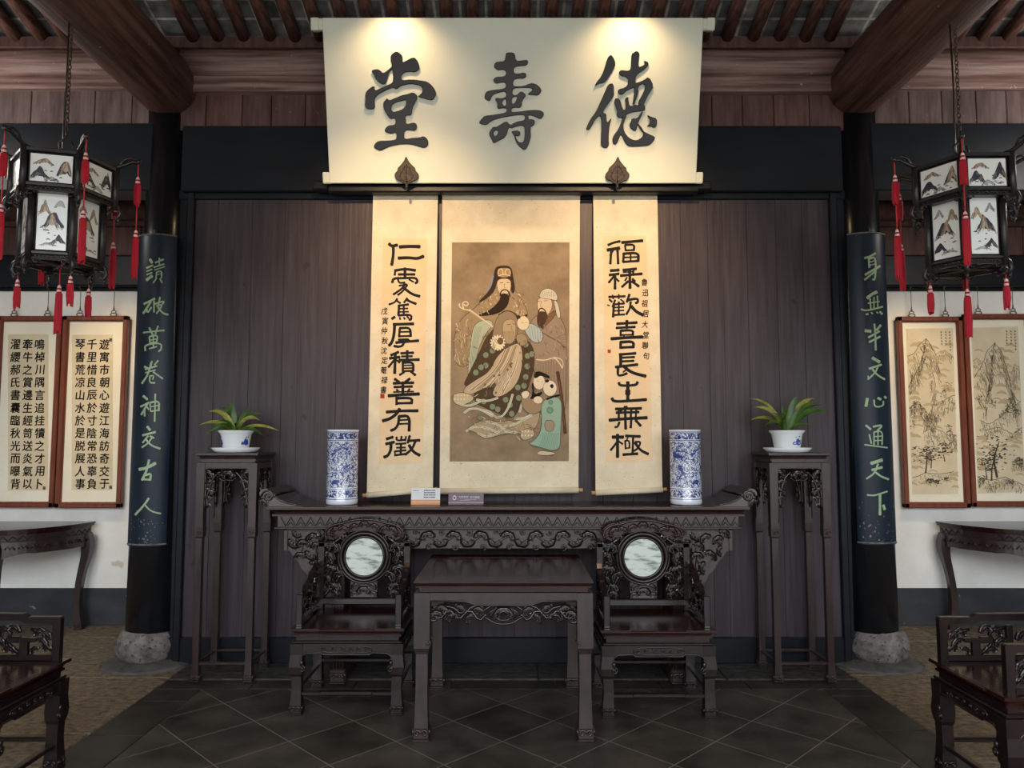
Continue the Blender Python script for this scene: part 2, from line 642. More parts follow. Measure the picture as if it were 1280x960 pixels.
M['stone_dark'] = mat('dark_plinth_stone', rgb(70, 68, 66), rgb(98, 95, 92), .8, (1, 1, 1), 11.0, .8, .3)
M['stone_rough'] = mat('rough_brown_paving', rgb(74, 63, 50), rgb(150, 133, 110), .75, (1, 1.5, 1), 20.0, 1.6, .3, island=.12, ramp=(.3, .7))
M['stone_sill'] = mat('rough_grey_sill_stone', rgb(44, 43, 42), rgb(78, 76, 73), .7, (1, 1.6, 1), 14.0, 1.0, .25, island=.08)
M['porcelain'] = mat('white_porcelain', rgb(222, 228, 232), rough=.12, spec=.5, coat=.4)
M['porcelain_blue'] = mat('cobalt_blue_glaze', rgb(36, 66, 150), rgb(60, 92, 176), .14, nscale=30, spec=.5, coat=.4)
M['soil'] = mat('potting_soil', rgb(52, 42, 32), rgb(76, 62, 48), .95, nscale=60, bump=.8)
M['leaf'] = mat('green_strap_leaf', rgb(36, 70, 22), rgb(72, 106, 34), .38, (3, 3, 3), 5.0, .1, .4)
M['leaf_yellow'] = mat('yellow_green_leaf', rgb(92, 108, 38), rgb(150, 146, 70), .4, (3, 3, 3), 9.0, .1, .4)
M['marble'] = mat('green_white_marble', rgb(206, 214, 206), rgb(104, 122, 114), .2, (1.2, 1.2, 5), 7.0, .0, .5, coat=.4, ramp=(.48, .64))
M['card_white'] = mat('white_card', rgb(206, 210, 214), rough=.5)
M['card_orange'] = mat('orange_card_band', rgb(206, 142, 84), rough=.5)
M['card_purple'] = mat('purple_card', rgb(92, 62, 80), rough=.4)
M['roller_wood'] = mat('pale_roller_wood', rgb(186, 150, 100), rgb(160, 120, 76), .45, (1, 12, 12), 4.0)
M['leaf_bracket'] = mat('dark_bronze_bracket', rgb(36, 28, 23), rgb(62, 48, 38), .45, nscale=40, bump=.5, spec=.4)
M['copper'] = mat('pale_gilt_hook', rgb(120, 100, 84), rough=.4, metal=.6)
M['hall_wall'] = mat('grey_lime_wall', rgb(196, 194, 188), rgb(210, 208, 203), .85, nscale=3.0, bump=.1, spec=.2)

# slate floor with diagonal joints
fm, nt, b = new_mat('dark_slate_diagonal_tiles')
tc = node(nt, 'ShaderNodeTexCoord')
sp = node(nt, 'ShaderNodeSeparateXYZ')
nt.links.new(tc.outputs['Object'], sp.inputs[0])


def mth(op, a, b_=None, c=None):
    n = node(nt, 'ShaderNodeMath', operation=op)
    for i, x in enumerate((a, b_, c)):
        if x is None: continue
        if isinstance(x, (int, float)): n.inputs[i].default_value = x
        else: nt.links.new(x, n.inputs[i])
    return n.outputs[0]


PER = 0.56
sx = mth('ADD', sp.outputs['X'], 0.05)
sy = mth('SUBTRACT', sp.outputs['Y'], 4.55)
d1 = mth('DIVIDE', mth('ADD', sx, sy), PER)
d2 = mth('DIVIDE', mth('SUBTRACT', sx, sy), PER)
f1 = mth('FRACT', mth('ADD', d1, 40.5))
f2 = mth('FRACT', mth('ADD', d2, 40.5))
g1 = mth('ABSOLUTE', mth('SUBTRACT', f1, .5))
g2 = mth('ABSOLUTE', mth('SUBTRACT', f2, .5))
gm = mth('MINIMUM', g1, g2)
joint = mth('LESS_THAN', gm, .0065)
cid = node(nt, 'ShaderNodeCombineXYZ')
nt.links.new(mth('FLOOR', mth('ADD', d1, 40.0)), cid.inputs[0])
nt.links.new(mth('FLOOR', mth('ADD', d2, 40.0)), cid.inputs[1])
wn_ = node(nt, 'ShaderNodeTexWhiteNoise')
nt.links.new(cid.outputs[0], wn_.inputs['Vector'])
no = node(nt, 'ShaderNodeTexNoise'); setv(no, 'Scale', 4.0); setv(no, 'Detail', 8.0)
nt.links.new(tc.outputs['Object'], no.inputs['Vector'])
rp = node(nt, 'ShaderNodeValToRGB')
rp.color_ramp.elements[0].position = .3; rp.color_ramp.elements[0].color = rgb(42, 39, 36)
rp.color_ramp.elements[1].position = .75; rp.color_ramp.elements[1].color = rgb(76, 70, 63)
nt.links.new(no.outputs['Fac'], rp.inputs[0])
hs = node(nt, 'ShaderNodeHueSaturation')
mr = node(nt, 'ShaderNodeMapRange'); setv(mr, 'To Min', .8); setv(mr, 'To Max', 1.2)
nt.links.new(wn_.outputs['Value'], mr.inputs[0]); nt.links.new(mr.outputs[0], hs.inputs['Value']); nt.links.new(rp.outputs[0], hs.inputs['Color'])
mx = node(nt, 'ShaderNodeMix', data_type='RGBA')
nt.links.new(joint, mx.inputs[0]); nt.links.new(hs.outputs[0], mx.inputs[6]); mx.inputs[7].default_value = rgb(118, 112, 104)
nt.links.new(mx.outputs[2], b.inputs['Base Color'])
rr = node(nt, 'ShaderNodeMapRange'); setv(rr, 'To Min', .32); setv(rr, 'To Max', .62)
nt.links.new(no.outputs['Fac'], rr.inputs[0]); nt.links.new(rr.outputs[0], b.inputs['Roughness'])
bp = node(nt, 'ShaderNodeBump'); setv(bp, 'Strength', .35); setv(bp, 'Distance', .008)
nt.links.new(no.outputs['Fac'], bp.inputs['Height']); nt.links.new(bp.outputs[0], b.inputs['Normal'])
setv(b, 'Specular IOR Level', .3)
M['slate'] = fm
M['slate_band'] = mat('dark_slate_border', rgb(40, 37, 34), rgb(62, 57, 52), .48, nscale=5.0, bump=.3, spec=.25, island=.14)
M['grout'] = mat('pale_joint', rgb(104, 99, 92), rough=.9, spec=.2)

# roof tiles between the rafters
tm, nt, b = new_mat('grey_roof_bricks')
tc = node(nt, 'ShaderNodeTexCoord')
mp = node(nt, 'ShaderNodeMapping'); setv(mp, 'Scale', (1, 1, 1))
nt.links.new(tc.outputs['Object'], mp.inputs[0])
bk = node(nt, 'ShaderNodeTexBrick'); bk.offset = 0.0
setv(bk, 'Color1', rgb(96, 97, 100)); setv(bk, 'Color2', rgb(138, 137, 135)); setv(bk, 'Mortar', rgb(190, 186, 178))
setv(bk, 'Scale', 1.0); setv(bk, 'Brick Width', .185); setv(bk, 'Row Height', .16); setv(bk, 'Mortar Size', .012); setv(bk, 'Mortar Smooth', .4)
nt.links.new(mp.outputs[0], bk.inputs['Vector'])
no = node(nt, 'ShaderNodeTexNoise'); setv(no, 'Scale', 9.0); setv(no, 'Detail', 6.0)
nt.links.new(tc.outputs['Object'], no.inputs['Vector'])
mx = node(nt, 'ShaderNodeMix', data_type='RGBA', blend_type='MULTIPLY'); mx.inputs[0].default_value = .8
rp = node(nt, 'ShaderNodeValToRGB'); rp.color_ramp.elements[0].position = .38; rp.color_ramp.elements[0].color = (.22, .22, .23, 1); rp.color_ramp.elements[1].position = .62; rp.color_ramp.elements[1].color = (1, 1, 1, 1)
nt.links.new(no.outputs['Fac'], rp.inputs[0])
nt.links.new(bk.outputs['Color'], mx.inputs[6]); nt.links.new(rp.outputs[0], mx.inputs[7])
nt.links.new(mx.outputs[2], b.inputs['Base Color'])
setv(b, 'Roughness', .85)
M['roof_brick'] = tm

# blue-and-white scrolling flowers on a cylinder, with a band at the top and at the foot
vm, nt, b = new_mat('blue_white_vase_glaze')
tc = node(nt, 'ShaderNodeTexCoord')
sp = node(nt, 'ShaderNodeSeparateXYZ'); nt.links.new(tc.outputs['Object'], sp.inputs[0])
vo = node(nt, 'ShaderNodeTexVoronoi', feature='DISTANCE_TO_EDGE'); setv(vo, 'Scale', 34.0)
no = node(nt, 'ShaderNodeTexNoise'); setv(no, 'Scale', 22.0); setv(no, 'Detail', 3.0); setv(no, 'Distortion', 2.6)
nt.links.new(tc.outputs['Object'], no.inputs['Vector'])
nt.links.new(tc.outputs['Object'], vo.inputs['Vector'])
line1 = mth('LESS_THAN', mth('ABSOLUTE', mth('SUBTRACT', no.outputs['Fac'], .5)), .035)
no2 = node(nt, 'ShaderNodeTexNoise'); setv(no2, 'Scale', 60.0); setv(no2, 'Detail', 1.0); setv(no2, 'Distortion', 1.5)
nt.links.new(tc.outputs['Object'], no2.inputs['Vector'])
line2 = mth('GREATER_THAN', no2.outputs['Fac'], .565)
no3 = node(nt, 'ShaderNodeTexNoise'); setv(no3, 'Scale', 13.0)
nt.links.new(tc.outputs['Object'], no3.inputs['Vector'])
blot = mth('GREATER_THAN', no3.outputs['Fac'], .64)
pat = mth('MAXIMUM', mth('MAXIMUM', line1, line2), blot)
Z = sp.outputs['Z']
VH = 0.50


def band(z0, z1): return mth('MULTIPLY', mth('GREATER_THAN', Z, z0), mth('LESS_THAN', Z, z1))


inv = mth('SUBTRACT', 1.0, mth('GREATER_THAN', no2.outputs['Fac'], .54))
bands = mth('ADD', band(.435, .478), band(.05, .098))
lines = mth('ADD', mth('ADD', band(.425, .430), band(.482, .487)), mth('ADD', band(.036, .041), band(.104, .108)))
body = band(.115, .42)
tot = mth('MINIMUM', 1.0, mth('ADD', mth('ADD', mth('MULTIPLY', body, pat), mth('MULTIPLY', bands, inv)), lines))
mx = node(nt, 'ShaderNodeMix', data_type='RGBA')
nt.links.new(tot, mx.inputs[0]); mx.inputs[6].default_value = rgb(216, 222, 230); mx.inputs[7].default_value = rgb(44, 64, 132)
nt.links.new(mx.outputs[2], b.inputs['Base Color'])
setv(b, 'Roughness', .12); setv(b, 'Coat Weight', .4)
M['vase'] = vm

# brown silk of the painted scroll
M['silk'] = mat('aged_brown_silk', rgb(126, 108, 86), rgb(152, 134, 108), .8, (1, 1, 1), 5.0, .05, .15)

# ------------------------------------------------------------------ the hall: floor, walls, screen, posts, roof
WY = 5.33          # front face of the plank screen
BY = 6.40          # whitewashed wall at the back
XS = 6.3
TX = 2.27          # half width of the tiled middle


def place(mb, name, m, parent=None): return mb.build(name, m, parent)


m = MB(); m.box(-TX + .30, TX - .30, -6.0, 4.80, -.10, 0, .001)
struct(m.build('floor', M['slate']))
m = MB(); m.box(-XS - .3, XS + .3, -6.2, 7.0, -.16, -.012, .001)
struct(m.build('floor_joints', M['grout']))
m = MB()
rnd = random.Random(3)
x = -TX
while x < TX - .02:       # row of slabs in front of the sill stones
    w = min(rnd.uniform(.55, .75), TX - x)
    m.box(x + .003, x + w - .003, 4.805, 4.975, -.1, 0, .003)
    x += w
for s in (-1, 1):
    y = -6.0
    while y < 4.79:
        w = min(rnd.uniform(.45, .6), 4.80 - y)
        a, c = (-TX, -TX + .295) if s < 0 else (TX - .295, TX)
        m.box(a, c, y + .003, y + w - .003, -.1, 0, .003)
        y += w
struct(m.build('floor_border', M['slate_band']))
m = MB()
x = -TX
while x < TX - .02:
    w = min(rnd.uniform(.9, 1.3), TX - x)
    m.box(x + .003, x + w - .003, 4.98, 5.6, -.1, .006, .006)
    x += w
struct(m.build('floor_sill', M['stone_sill']))
m = MB()
for s in (-1, 1):
    y = -6.0
    while y < 6.6:
        d = rnd.uniform(.8, 1.15)
        x = TX + .004
        while x < XS:
            w = rnd.uniform(1.0, 1.8)
            a, c = (x + .003, min(x + w, XS + .2) - .003)
            if s < 0: a, c = -c, -a
            m.box(a, c, y + .003, y + d - .003, -.1, .0, .006)
            x += w
        y += d
struct(m.build('floor_paving', M['stone_rough']))


def planks(mb, x0, x1, y0, y1, z0, z1, wmin, wmax, seed, gap=.0025, b=.004):
    r = random.Random(seed)
    x = x0
    while x < x1 - .01:
        w = r.uniform(wmin, wmax)
        if x1 - (x + w) < wmin * .5: w = x1 - x
        mb.box(x + gap, x + w - gap, y0, y1, z0, z1, b)
        x += w


zP0, zP1 = at(640, 796, WY).z, at(640, 250, WY).z
# screen wall of purple-brown planks: a wide field and a narrower one at each side
m = MB()
for (a, c, sd) in ((-2.335, -1.56, 1), (-1.545, 1.535, 2), (1.55, 2.335, 3)):
    planks(m, a, c, WY, WY + .035, zP0 - .02, zP1 + .02, .15, .27, sd, .0008, .0018)
struct(m.build('wall_screen', M['plank_purple']))
m = MB(); m.box(-2.5, 2.5, WY + .004, WY + .06, 0, 3.6, .001)
struct(m.build('wall_screen_backing', M['plank_purple']))
m = MB()
m.box(-2.5, 2.5, WY - .018, WY + .06, .006, zP0, .006)           # bottom rail
struct(m.build('baseboard_screen', M['black_paint']))
m = MB()
m.box(-2.5, 2.5, WY - .016, WY + .06, zP1, at(640, 238, WY).z, .006)
struct(m.build('trim_1', M['black_paint']))
for i, s in enumerate((-1, 1)):
    m = MB()
    m.box(s * 2.34, s * 2.39, WY - .03, WY + .06, .006, zP1 + .05, .006)
    m.box(s * 2.395, s * 2.5, WY - .005, WY + .06, .006, zP1 + .05, .006)
    struct(m.build('trim_%d' % (2 + i), M['black_paint']))

CX, CY, CR = 2.58, 5.40, .158
zL0, zL1 = at(300, 239, 5.27).z, at(300, 157, 5.27).z     # black lintel
zB1 = at(300, 118, 5.30).z                                   # top of the plank frieze
zS1 = at(300, 97, 5.28).z
zQ1 = at(300, 62, 5.25).z                                    # top of the round purlin
m = MB(); m.box(-2.43, 2.43, 5.27, 5.50, zL0, zL1, .008)
struct(m.build('trim_4', M['black_paint']))
for i, s in enumerate((-1, 1)):
    m = MB(); m.box(s * 2.62, s * XS, 5.27, 5.50, zL0 + .005, zL1 + .02, .008)
    struct(m.build('trim_%d' % (5 + i), M['black_paint']))
m = MB(); planks(m, -2.5, 2.5, 5.31, 5.35, zL1 - .02, zB1 + .02, .21, .27, 8)
struct(m.build('wall_frieze_center', M['plank_red']))
for nm, s in (('left', -1), ('right', 1)):
    m = MB()
    a, c = (-XS, -2.7) if s < 0 else (2.7, XS)
    planks(m, a, c, 5.31, 5.35, zL1, zB1 + .05, .21, .29, 9 + s)
    struct(m.build('wall_frieze_' + nm, M['plank_grey']))
m = MB()
m.box(-2.6, 2.6, 5.24, 5.40, zB1, zS1, .01)
struct(m.build('trim_7', M['purlin']))
for i, s in enumerate((-1, 1)):
    m = MB(); m.box(s * 2.6, s * XS, 5.26, 5.40, zB1 + .03, zS1 + .02, .01)
    struct(m.build('trim_%d' % (8 + i), M['purlin']))

# back wall: whitewash, dark dado, black beam and planks above
zW1, zD = at(100, 360, BY).z, at(100, 735, BY).z
m = MB(); m.box(-XS, XS, BY, BY + .2, 0, 4.9, .001)
struct(m.build('wall_back', M['white_wall']))
m = MB()
m.box(-XS, XS, BY - .006, BY + .02, 0, zD, .004)
struct(m.build('baseboard_back', M['dado']))
m = MB(); m.box(-XS, XS, BY - .10, BY + .02, zW1, at(100, 319, BY - .1).z, .01)
m.box(-XS, XS, BY - .02, BY + .02, zW1 - .03, zW1, .004)
struct(m.build('trim_10', M['black_paint']))
z1, z2 = at(100, 319, BY - .05).z, at(100, 284, BY - .05).z
m = MB(); planks(m, -XS, XS, BY - .05, BY, z1, z2, .24, .32, 21)
struct(m.build('wall_frieze_back', M['plank_red']))
m = MB()
m.box(-XS, XS, BY - .09, BY, z2, z2 + .05, .01)
m.tube([(-XS, BY - .1, z2 + .14), (XS, BY - .1, z2 + .14)], .09, 16)
m.box(-XS, XS, BY - .06, BY, z2 + .2, 4.9, .01)
struct(m.build('trim_11', M['plank_red']))
for nm, s in (('left', -1), ('right', 1)):
    m = MB(); m.box(s * XS, s * (XS + .2), -6.0, BY + .2, 0, 6.6, .001)
    struct(m.build('wall_' + nm, M['hall_wall']))

# roof: bricks on rafters, sloping up towards the courtyard side
SL = 0.30
RY0, RZ0 = 5.22, zQ1 + .07       # lower end of the rafters' axis
m = MB()


def roofz(y): return RZ0 + .06 + SL * (RY0 - y) if y > .5 else RZ0 + .06 + SL * (RY0 - .5) - SL * (.5 - y)


YS = [6.75, .5, -3.4]
V, F = [], []
for y in YS:
    for x in (-XS - .2, XS + .2):
        V.append((x, y, roofz(y))); V.append((x, y, roofz(y) + .12))
for i in range(2):
    a = i * 4
    F += [[a, a + 2, a + 6, a + 4], [a + 1, a + 5, a + 7, a + 3]]
F += [[0, 1, 3, 2], [8, 10, 11, 9], [0, 4, 5, 1], [4, 8, 9, 5], [2, 3, 7, 6], [6, 7, 11, 10]]
m.add(V, F)
struct(m.build('ceiling', M['roof_brick']))
m = MB(); m.box(-XS, XS, 5.20, 5.30, zQ1 - .01, zQ1 + .075, .004)
struct(m.build('trim_12', M['plank_red']))
# eave beam over the open front
m = MB(); m.box(-XS, XS, -2.05, -1.85, 4.35, 5.5, .01)
struct(m.build('trim_13', M['black_paint']))

# ------------------------------------------------------------------ columns, beams, purlins, rafters
for s, side in ((-1, 'left'), (1, 'right')):
    t = thing('column', 'round black column on a stone drum, %s of the plank screen' % side, 'column', (s * CX, CY, 0))
    m = MB()
    m.lathe([(CR * 1.12, .23), (CR * 1.08, 1.2), (CR * .98, 2.8), (CR * .93, 4.0)], 40)
    m.build('shaft', M['black_lacquer'], t)
    m = MB()
    prof = [(.0, .02), (.15, .02), (.18, .03), (.206, .06), (.22, .11), (.217, .155), (.20, .20), (.18, .23), (.172, .24), (.0, .24)]
    m.lathe(smooth_line(prof, 2), 72)
    r = random.Random(5 + s)
    from mathutils import noise
    nz = lambda x, y, z: 1 + .05 * noise.fractal(Vector((x * 11 + s * 9, y * 11, z * 7)), .8, 2.0, 4)
    m.V = [(x * nz(x, y, z), y * nz(x, y, z), z) for x, y, z in m.V]
    m.V = [(x * (1 + r.uniform(-.006, .006)), y * (1 + r.uniform(-.006, .006)), z) for x, y, z in m.V]
    m.build('stone_drum', M['stone_drum'], t).location.x = s * .025
    m = MB()
    m.lathe([(.33, .0), (.30, .012), (.25, .022), (.2, .034), (0, .034)], 32)
    m.build('plinth', M['stone_dark'], t)

zBeam = 4.20
for s, side in ((-1, 'left'), (1, 'right')):
    m = MB()
    r = random.Random(11 + s)
    pts, rad = [], []
    for i in range(22):
        f = i / 21
        y = 5.60 - f * 7.2
        pts.append((s * (CX - .01) + .008 * sin(5 * f), y, zBeam + .006 * sin(4 * f)))
        rad.append(.225 * (1 if i > 1 else (.965, .995)[i]) * (1 + .012 * sin(9 * f)))
    m.tube(pts, rad, 28)
    # darker groove log resting on it
    o = m.build('tie_beam', M['beam'])
    tag(o, 'thick round dark red beam running out over the %s column' % side, 'beam')
for i, (a, c, lab) in enumerate(((-2.44, 2.44, 'long round dark red purlin under the rafter ends, behind the white name board'), (-XS, -2.79, 'round dark red purlin under the rafter ends, left of the left column'), (2.79, XS, 'round dark red purlin under the rafter ends, right of the right column'))):
    m = MB()
    zc = (zS1 + zQ1) / 2
    n = 20
    m.tube([(a + (c - a) * k / n, 5.30, zc + .004 * sin(k * 1.7)) for k in range(n + 1)], (zQ1 - zS1) / 2 + .012, 24)
    tag(m.build('purlin', M['purlin']), lab, 'purlin')

rb = MB()
r = random.Random(2)
x0 = -4.40
raf = []
k = 0
xs_ = [-4.40 + .187 * i for i in range(48)]
xs_ = [x for x in xs_ if abs(abs(x) - CX) > .13]
protos = []
for q in range(4):
    m = MB()
    L = 4.3
    n = 14
    m.tube([(.006 * sin(i * 1.3 + q), -L * i / n, SL * L * i / n + .004 * sin(i * 2.1 + q * 2)) for i in range(n + 1)], [.047 * (1 + .05 * sin(i * 2.3 + q)) * (1 if i else .94) for i in range(n + 1)], 12)
    protos.append(m)
ORD = ['first', 'second', 'third', 'fourth', 'fifth', 'sixth', 'seventh', 'eighth', 'ninth', 'tenth', 'eleventh', 'twelfth', 'thirteenth', 'fourteenth', 'fifteenth', 'sixteenth', 'seventeenth', 'eighteenth', 'nineteenth', 'twentieth', 'twenty-first', 'twenty-second', 'twenty-third', 'twenty-fourth', 'twenty-fifth', 'twenty-sixth', 'twenty-seventh']
bays = {'left': [x for x in xs_ if x < -CX], 'middle': [x for x in xs_ if -CX < x < CX], 'right': [x for x in xs_ if x > CX]}
meshes = [p.build('rafter', M['rafter']) for p in protos]
used = 0
for bay, L in bays.items():
    for i, x in enumerate(L):
        if bay == 'left': lab = 'round red-brown roof rafter, %s to the left of the left beam' % ORD[len(L) - 1 - i]
        elif bay == 'right': lab = 'round red-brown roof rafter, %s to the right of the right beam' % ORD[i]
        elif x < 0: lab = 'round red-brown roof rafter over the middle bay, %s from the left beam' % ORD[i]
        else: lab = 'round red-brown roof rafter over the middle bay, %s from the right beam' % ORD[len(L) - 1 - i]
        q = used % 4
        o = meshes[q] if used < 4 else meshes[q].copy()
        if used >= 4: COL.objects.link(o)
        o.location = (x + r.uniform(-.005, .005), RY0, RZ0)
        o.rotation_euler = (0, 0, r.uniform(-.003, .003))
        tag(o, lab, 'rafter', 'rafters under the roof bricks')
        used += 1
# ------------------------------------------------------------------ furniture
RW, RC, RR, RD = M['rosewood'], M['rosewood_carved'], M['rosewood_red'], M['rosewood_dark']


def plane_xz(y, out=-1):          # relief on a face looking along -y (out=-1) or +y
    return lambda u, w, h: Vector((u, y + out * h, w))


def plane_yz(x, out=1):
    return lambda u, w, h: Vector((x + out * h, u, w))


def moulded_slab(mb, hx, hy, zt, th, inset, cx=0.0, cy=0.0):
    """table top edge: crisp lip, a hollow, a lower bead"""
    prof = [(0, zt), (0, zt - th * .28), (inset * .55, zt - th * .45), (inset * .75, zt - th * .7), (inset * .55, zt - th * .8), (inset * .55, zt - th)]
    V, F = [], []
    V += [(cx + sx * (hx - .004), cy + sy * (hy - .004), zt + .0015) for sx, sy in ((-1, -1), (1, -1), (1, 1), (-1, 1))]
    for (d, z) in prof:
        V += [(cx + sx * (hx - d), cy + sy * (hy - d), z) for sx, sy in ((-1, -1), (1, -1), (1, 1), (-1, 1))]
    n = len(prof) + 1
    F.append([0, 1, 2, 3])
    for i in range(n - 1):
        for k in range(4):
            l = (k + 1) % 4
            F.append([i * 4 + k, i * 4 + l, (i + 1) * 4 + l, (i + 1) * 4 + k])
    F.append([(n - 1) * 4 + k for k in (3, 2, 1, 0)])
    mb.add(V, F)


def square_leg(mb, x, y, secs):
    """tapering square leg: secs = [(z, half width, dx, dy)]"""
    V, F = [], []
    for (z, h, dx, dy) in secs:
        V += [(x + dx - h, y + dy - h, z), (x + dx + h, y + dy - h, z), (x + dx + h, y + dy + h, z), (x + dx - h, y + dy + h, z)]
    for i in range(len(secs) - 1):
        for k in range(4):
            l = (k + 1) % 4
            F.append([i * 4 + k, i * 4 + l, (i + 1) * 4 + l, (i + 1) * 4 + k])
    F.append([3, 2, 1, 0])
    F.append([(len(secs) - 1) * 4 + k for k in range(4)])
    mb.add(V, F)


def claw_foot(mb, x, y, s, z=0.0):
    """scroll-carved block foot"""
    mb.box(x - s, x + s, y - s, y + s, z, z + .012, .003)
    mb.box(x - s * .92, x + s * .92, y - s * .92, y + s * .92, z + .012, z + s * 1.45, s * .08)
    for d, f in ((-1, plane_xz(y - s * .92, -1)), (1, plane_xz(y + s * .92, 1))):
        r_spiral(mb, f, x - s * .42, z + s * .95, s * .42, 1.2, 0, 1, s * .12)
        r_spiral(mb, f, x + s * .42, z + s * .95, s * .42, 1.2, pi, -1, s * .12)
    for f in (plane_yz(x - s * .92, -1), plane_yz(x + s * .92, 1)):
        r_spiral(mb, f, y - s * .42, z + s * .95, s * .42, 1.2, 0, 1, s * .12)
        r_spiral(mb, f, y + s * .42, z + s * .95, s * .42, 1.2, pi, -1, s * .12)


# ---- altar table ----
AX, AY0, AY1 = -.025, 4.83, 5.29
AYC = (AY0 + AY1) / 2
aT = at(640, 633, AY0).z - .004
t = thing('altar_table', 'very long dark carved altar table with curled-up ends against the plank screen', 'table', (AX, AYC, 0))
hd = (AY1 - AY0) / 2
m = MB(); moulded_slab(m, 1.57, hd, aT, .062, .05)
m.build('tabletop', RR, t)
for s in (-1, 1):
    m = MB()
    # curled-up end: a slope rising outwards, rolled over at the outside
    prof = [(1.335, 0), (1.399, .012), (1.492, .050), (1.551, .100), (1.577, .118), (1.609, .112), (1.624, .09), (1.619, .07), (1.598, .062), (1.603, .03), (1.577, -.0)]
    m.prism([(s * a, aT + .001 + b) for a, b in prof], -hd + .012, hd - .012, 'y')
    m.tube([(s * 1.519, -hd + .012, aT + .082), (s * 1.519, hd - .012, aT + .082)], .006, 6)
    f = plane_xz(-hd + .012, -1)
    r_spiral(m, f, s * 1.567, aT + .068, .042, 1.565, 0 if s > 0 else pi, s, .007)
    r_cloud(m, f, s * 1.593, aT + .03, .032, s * .6)
    r_tube(m, f, [(s * 1.366, aT + .012), (s * 1.472, aT + .03), (s * 1.525, aT + .07)], .006)
    for k in range(5):
        m.ball((s * (1.614 + .006 * (k % 2)), -hd + .06 + k * .085, aT + .055), .018, .03, .036)
    m.build('end_scroll', RC, t)
zf0, zf1 = at(640, 660, AY0 + .05).z, at(640, 644, AY0 + .05).z
m = MB()
m.box(-1.515, 1.515, -hd + .05, hd - .04, zf0, aT - .06, .004)
f = plane_xz(-hd + .05, -1)
n = 92
for i in range(n):             # meander of zigzag ridges
    u0, u1 = -1.49 + 2.98 * i / n, -1.49 + 2.98 * (i + 1) / n
    a, c = (zf0 + .012, zf1 - .012) if i % 2 else (zf1 - .012, zf0 + .012)
    m.tube([f(u0, a, .002), f(u1, c, .002)], .0036, 4, 1)
    if i % 2: m.tube([f(u0 + .012, a + .004, .002), f(u0 + .031, a + .026, .002), f(u0 + .05, a + .004, .002)], .0035, 4, 1)
m.box(-1.515, 1.515, -hd + .038, -hd + .052, zf1 - .006, zf1 + .004, .002)
m.box(-1.53, 1.53, -hd + .034, -hd + .052, zf0 - .006, zf0 + .008, .003)
m.build('frieze', [RC, M['relief_ground']], t)
# long apron with fungus scrolls
za0, za1 = at(640, 690, AY0 + .06).z, zf0 - .006
m = MB()
m.box(-1.21, 1.21, -hd + .075, -hd + .10, za0 + .018, za1, .004)
f = plane_xz(-hd + .075, -1)
r = random.Random(4)
RELIEF[0] = 1
for i in range(27):
    u = -1.15 + 2.30 * i / 26
    w = (za0 + za1) / 2 + (.026 if i % 2 else -.016)
    r_cloud(m, f, u, w, .050 if i % 2 else .046, (0 if i % 2 else pi) + r.uniform(-.4, .4))
    if i: r_tube(m, f, [(u - .088, w + (-.05 if i % 2 else .05)), (u - .045, (za0 + za1) / 2), (u, w)], .007, mi=1)
    r_spiral(m, f, u + .01, (za0 + za1) / 2 + (-.045 if i % 2 else .05), .024, 1.2, i, 1, .0055, 1)
m.box(-1.21, 1.21, -hd + .066, -hd + .085, za1 - .012, za1, .002)
RELIEF[0] = 0
m.build('apron', [M['relief_ground'], RC], t)
# stepped corner spandrels
zs0 = at(380, 724, AY0 + .06).z
for s in (-1, 1):
    outl = [(1.475, za1), (1.475, za1 - .145), (1.436, za1 - .145), (1.414, za1 - .18), (1.375, za1 - .22), (1.358, za1 - .26), (1.314, za1 - .30), (1.297, za1 - .345), (1.249, za1 - .37), (1.210, za1 - .37), (1.210, za1)]
    m = MB()
    m.prism([(s * a, b) for a, b in outl], -hd + .075, -hd + .10, 'y')
    f = plane_xz(-hd + .075, -1)
    RELIEF[0] = 1
    m.box(s * 1.475, s * 1.449, -hd + .066, -hd + .08, za1 - .145, za1, .003)
    m.box(s * 1.475, s * 1.219, -hd + .066, -hd + .08, za1 - .014, za1, .003)

    def ins(u, w):
        a = abs(u)
        return 1.227 < a < 1.436 and w < za1 - .03 and w > za1 - .335 + (a - 1.227) * 1.05
    carve_fill(m, f, ins, (min(s * 1.210, s * 1.454), max(s * 1.210, s * 1.454), za1 - .34, za1), .044, 17 + s, 1.42)
    RELIEF[0] = 0
    m.build('spandrel', [M['relief_ground'], RC], t)
    m = MB()                       # slab leg with carved foot
    m.box(s * 1.07, s * 1.14, -hd + .07, -hd + .15, .10, za1, .006)
    m.box(s * 1.07, s * 1.14, hd - .15, hd - .07, .10, za1, .006)
    m.box(s * 1.085, s * 1.125, -hd + .14, hd - .14, .30, za1 - .1, .004)
    m.box(s * 1.05, s * 1.16, -hd + .05, hd - .05, .006, .10, .01)
    for k in range(5):
        m.tube([(s * (1.07 + .02 * k), -hd + .062, .10), (s * (1.07 + .02 * k), -hd + .052, .2), (s * (1.07 + .02 * k), -hd + .062, .30)], .008, 8)
    claw_foot(m, s * 1.105, -hd + .09, .05, .006)
    m.build('leg', RW, t)

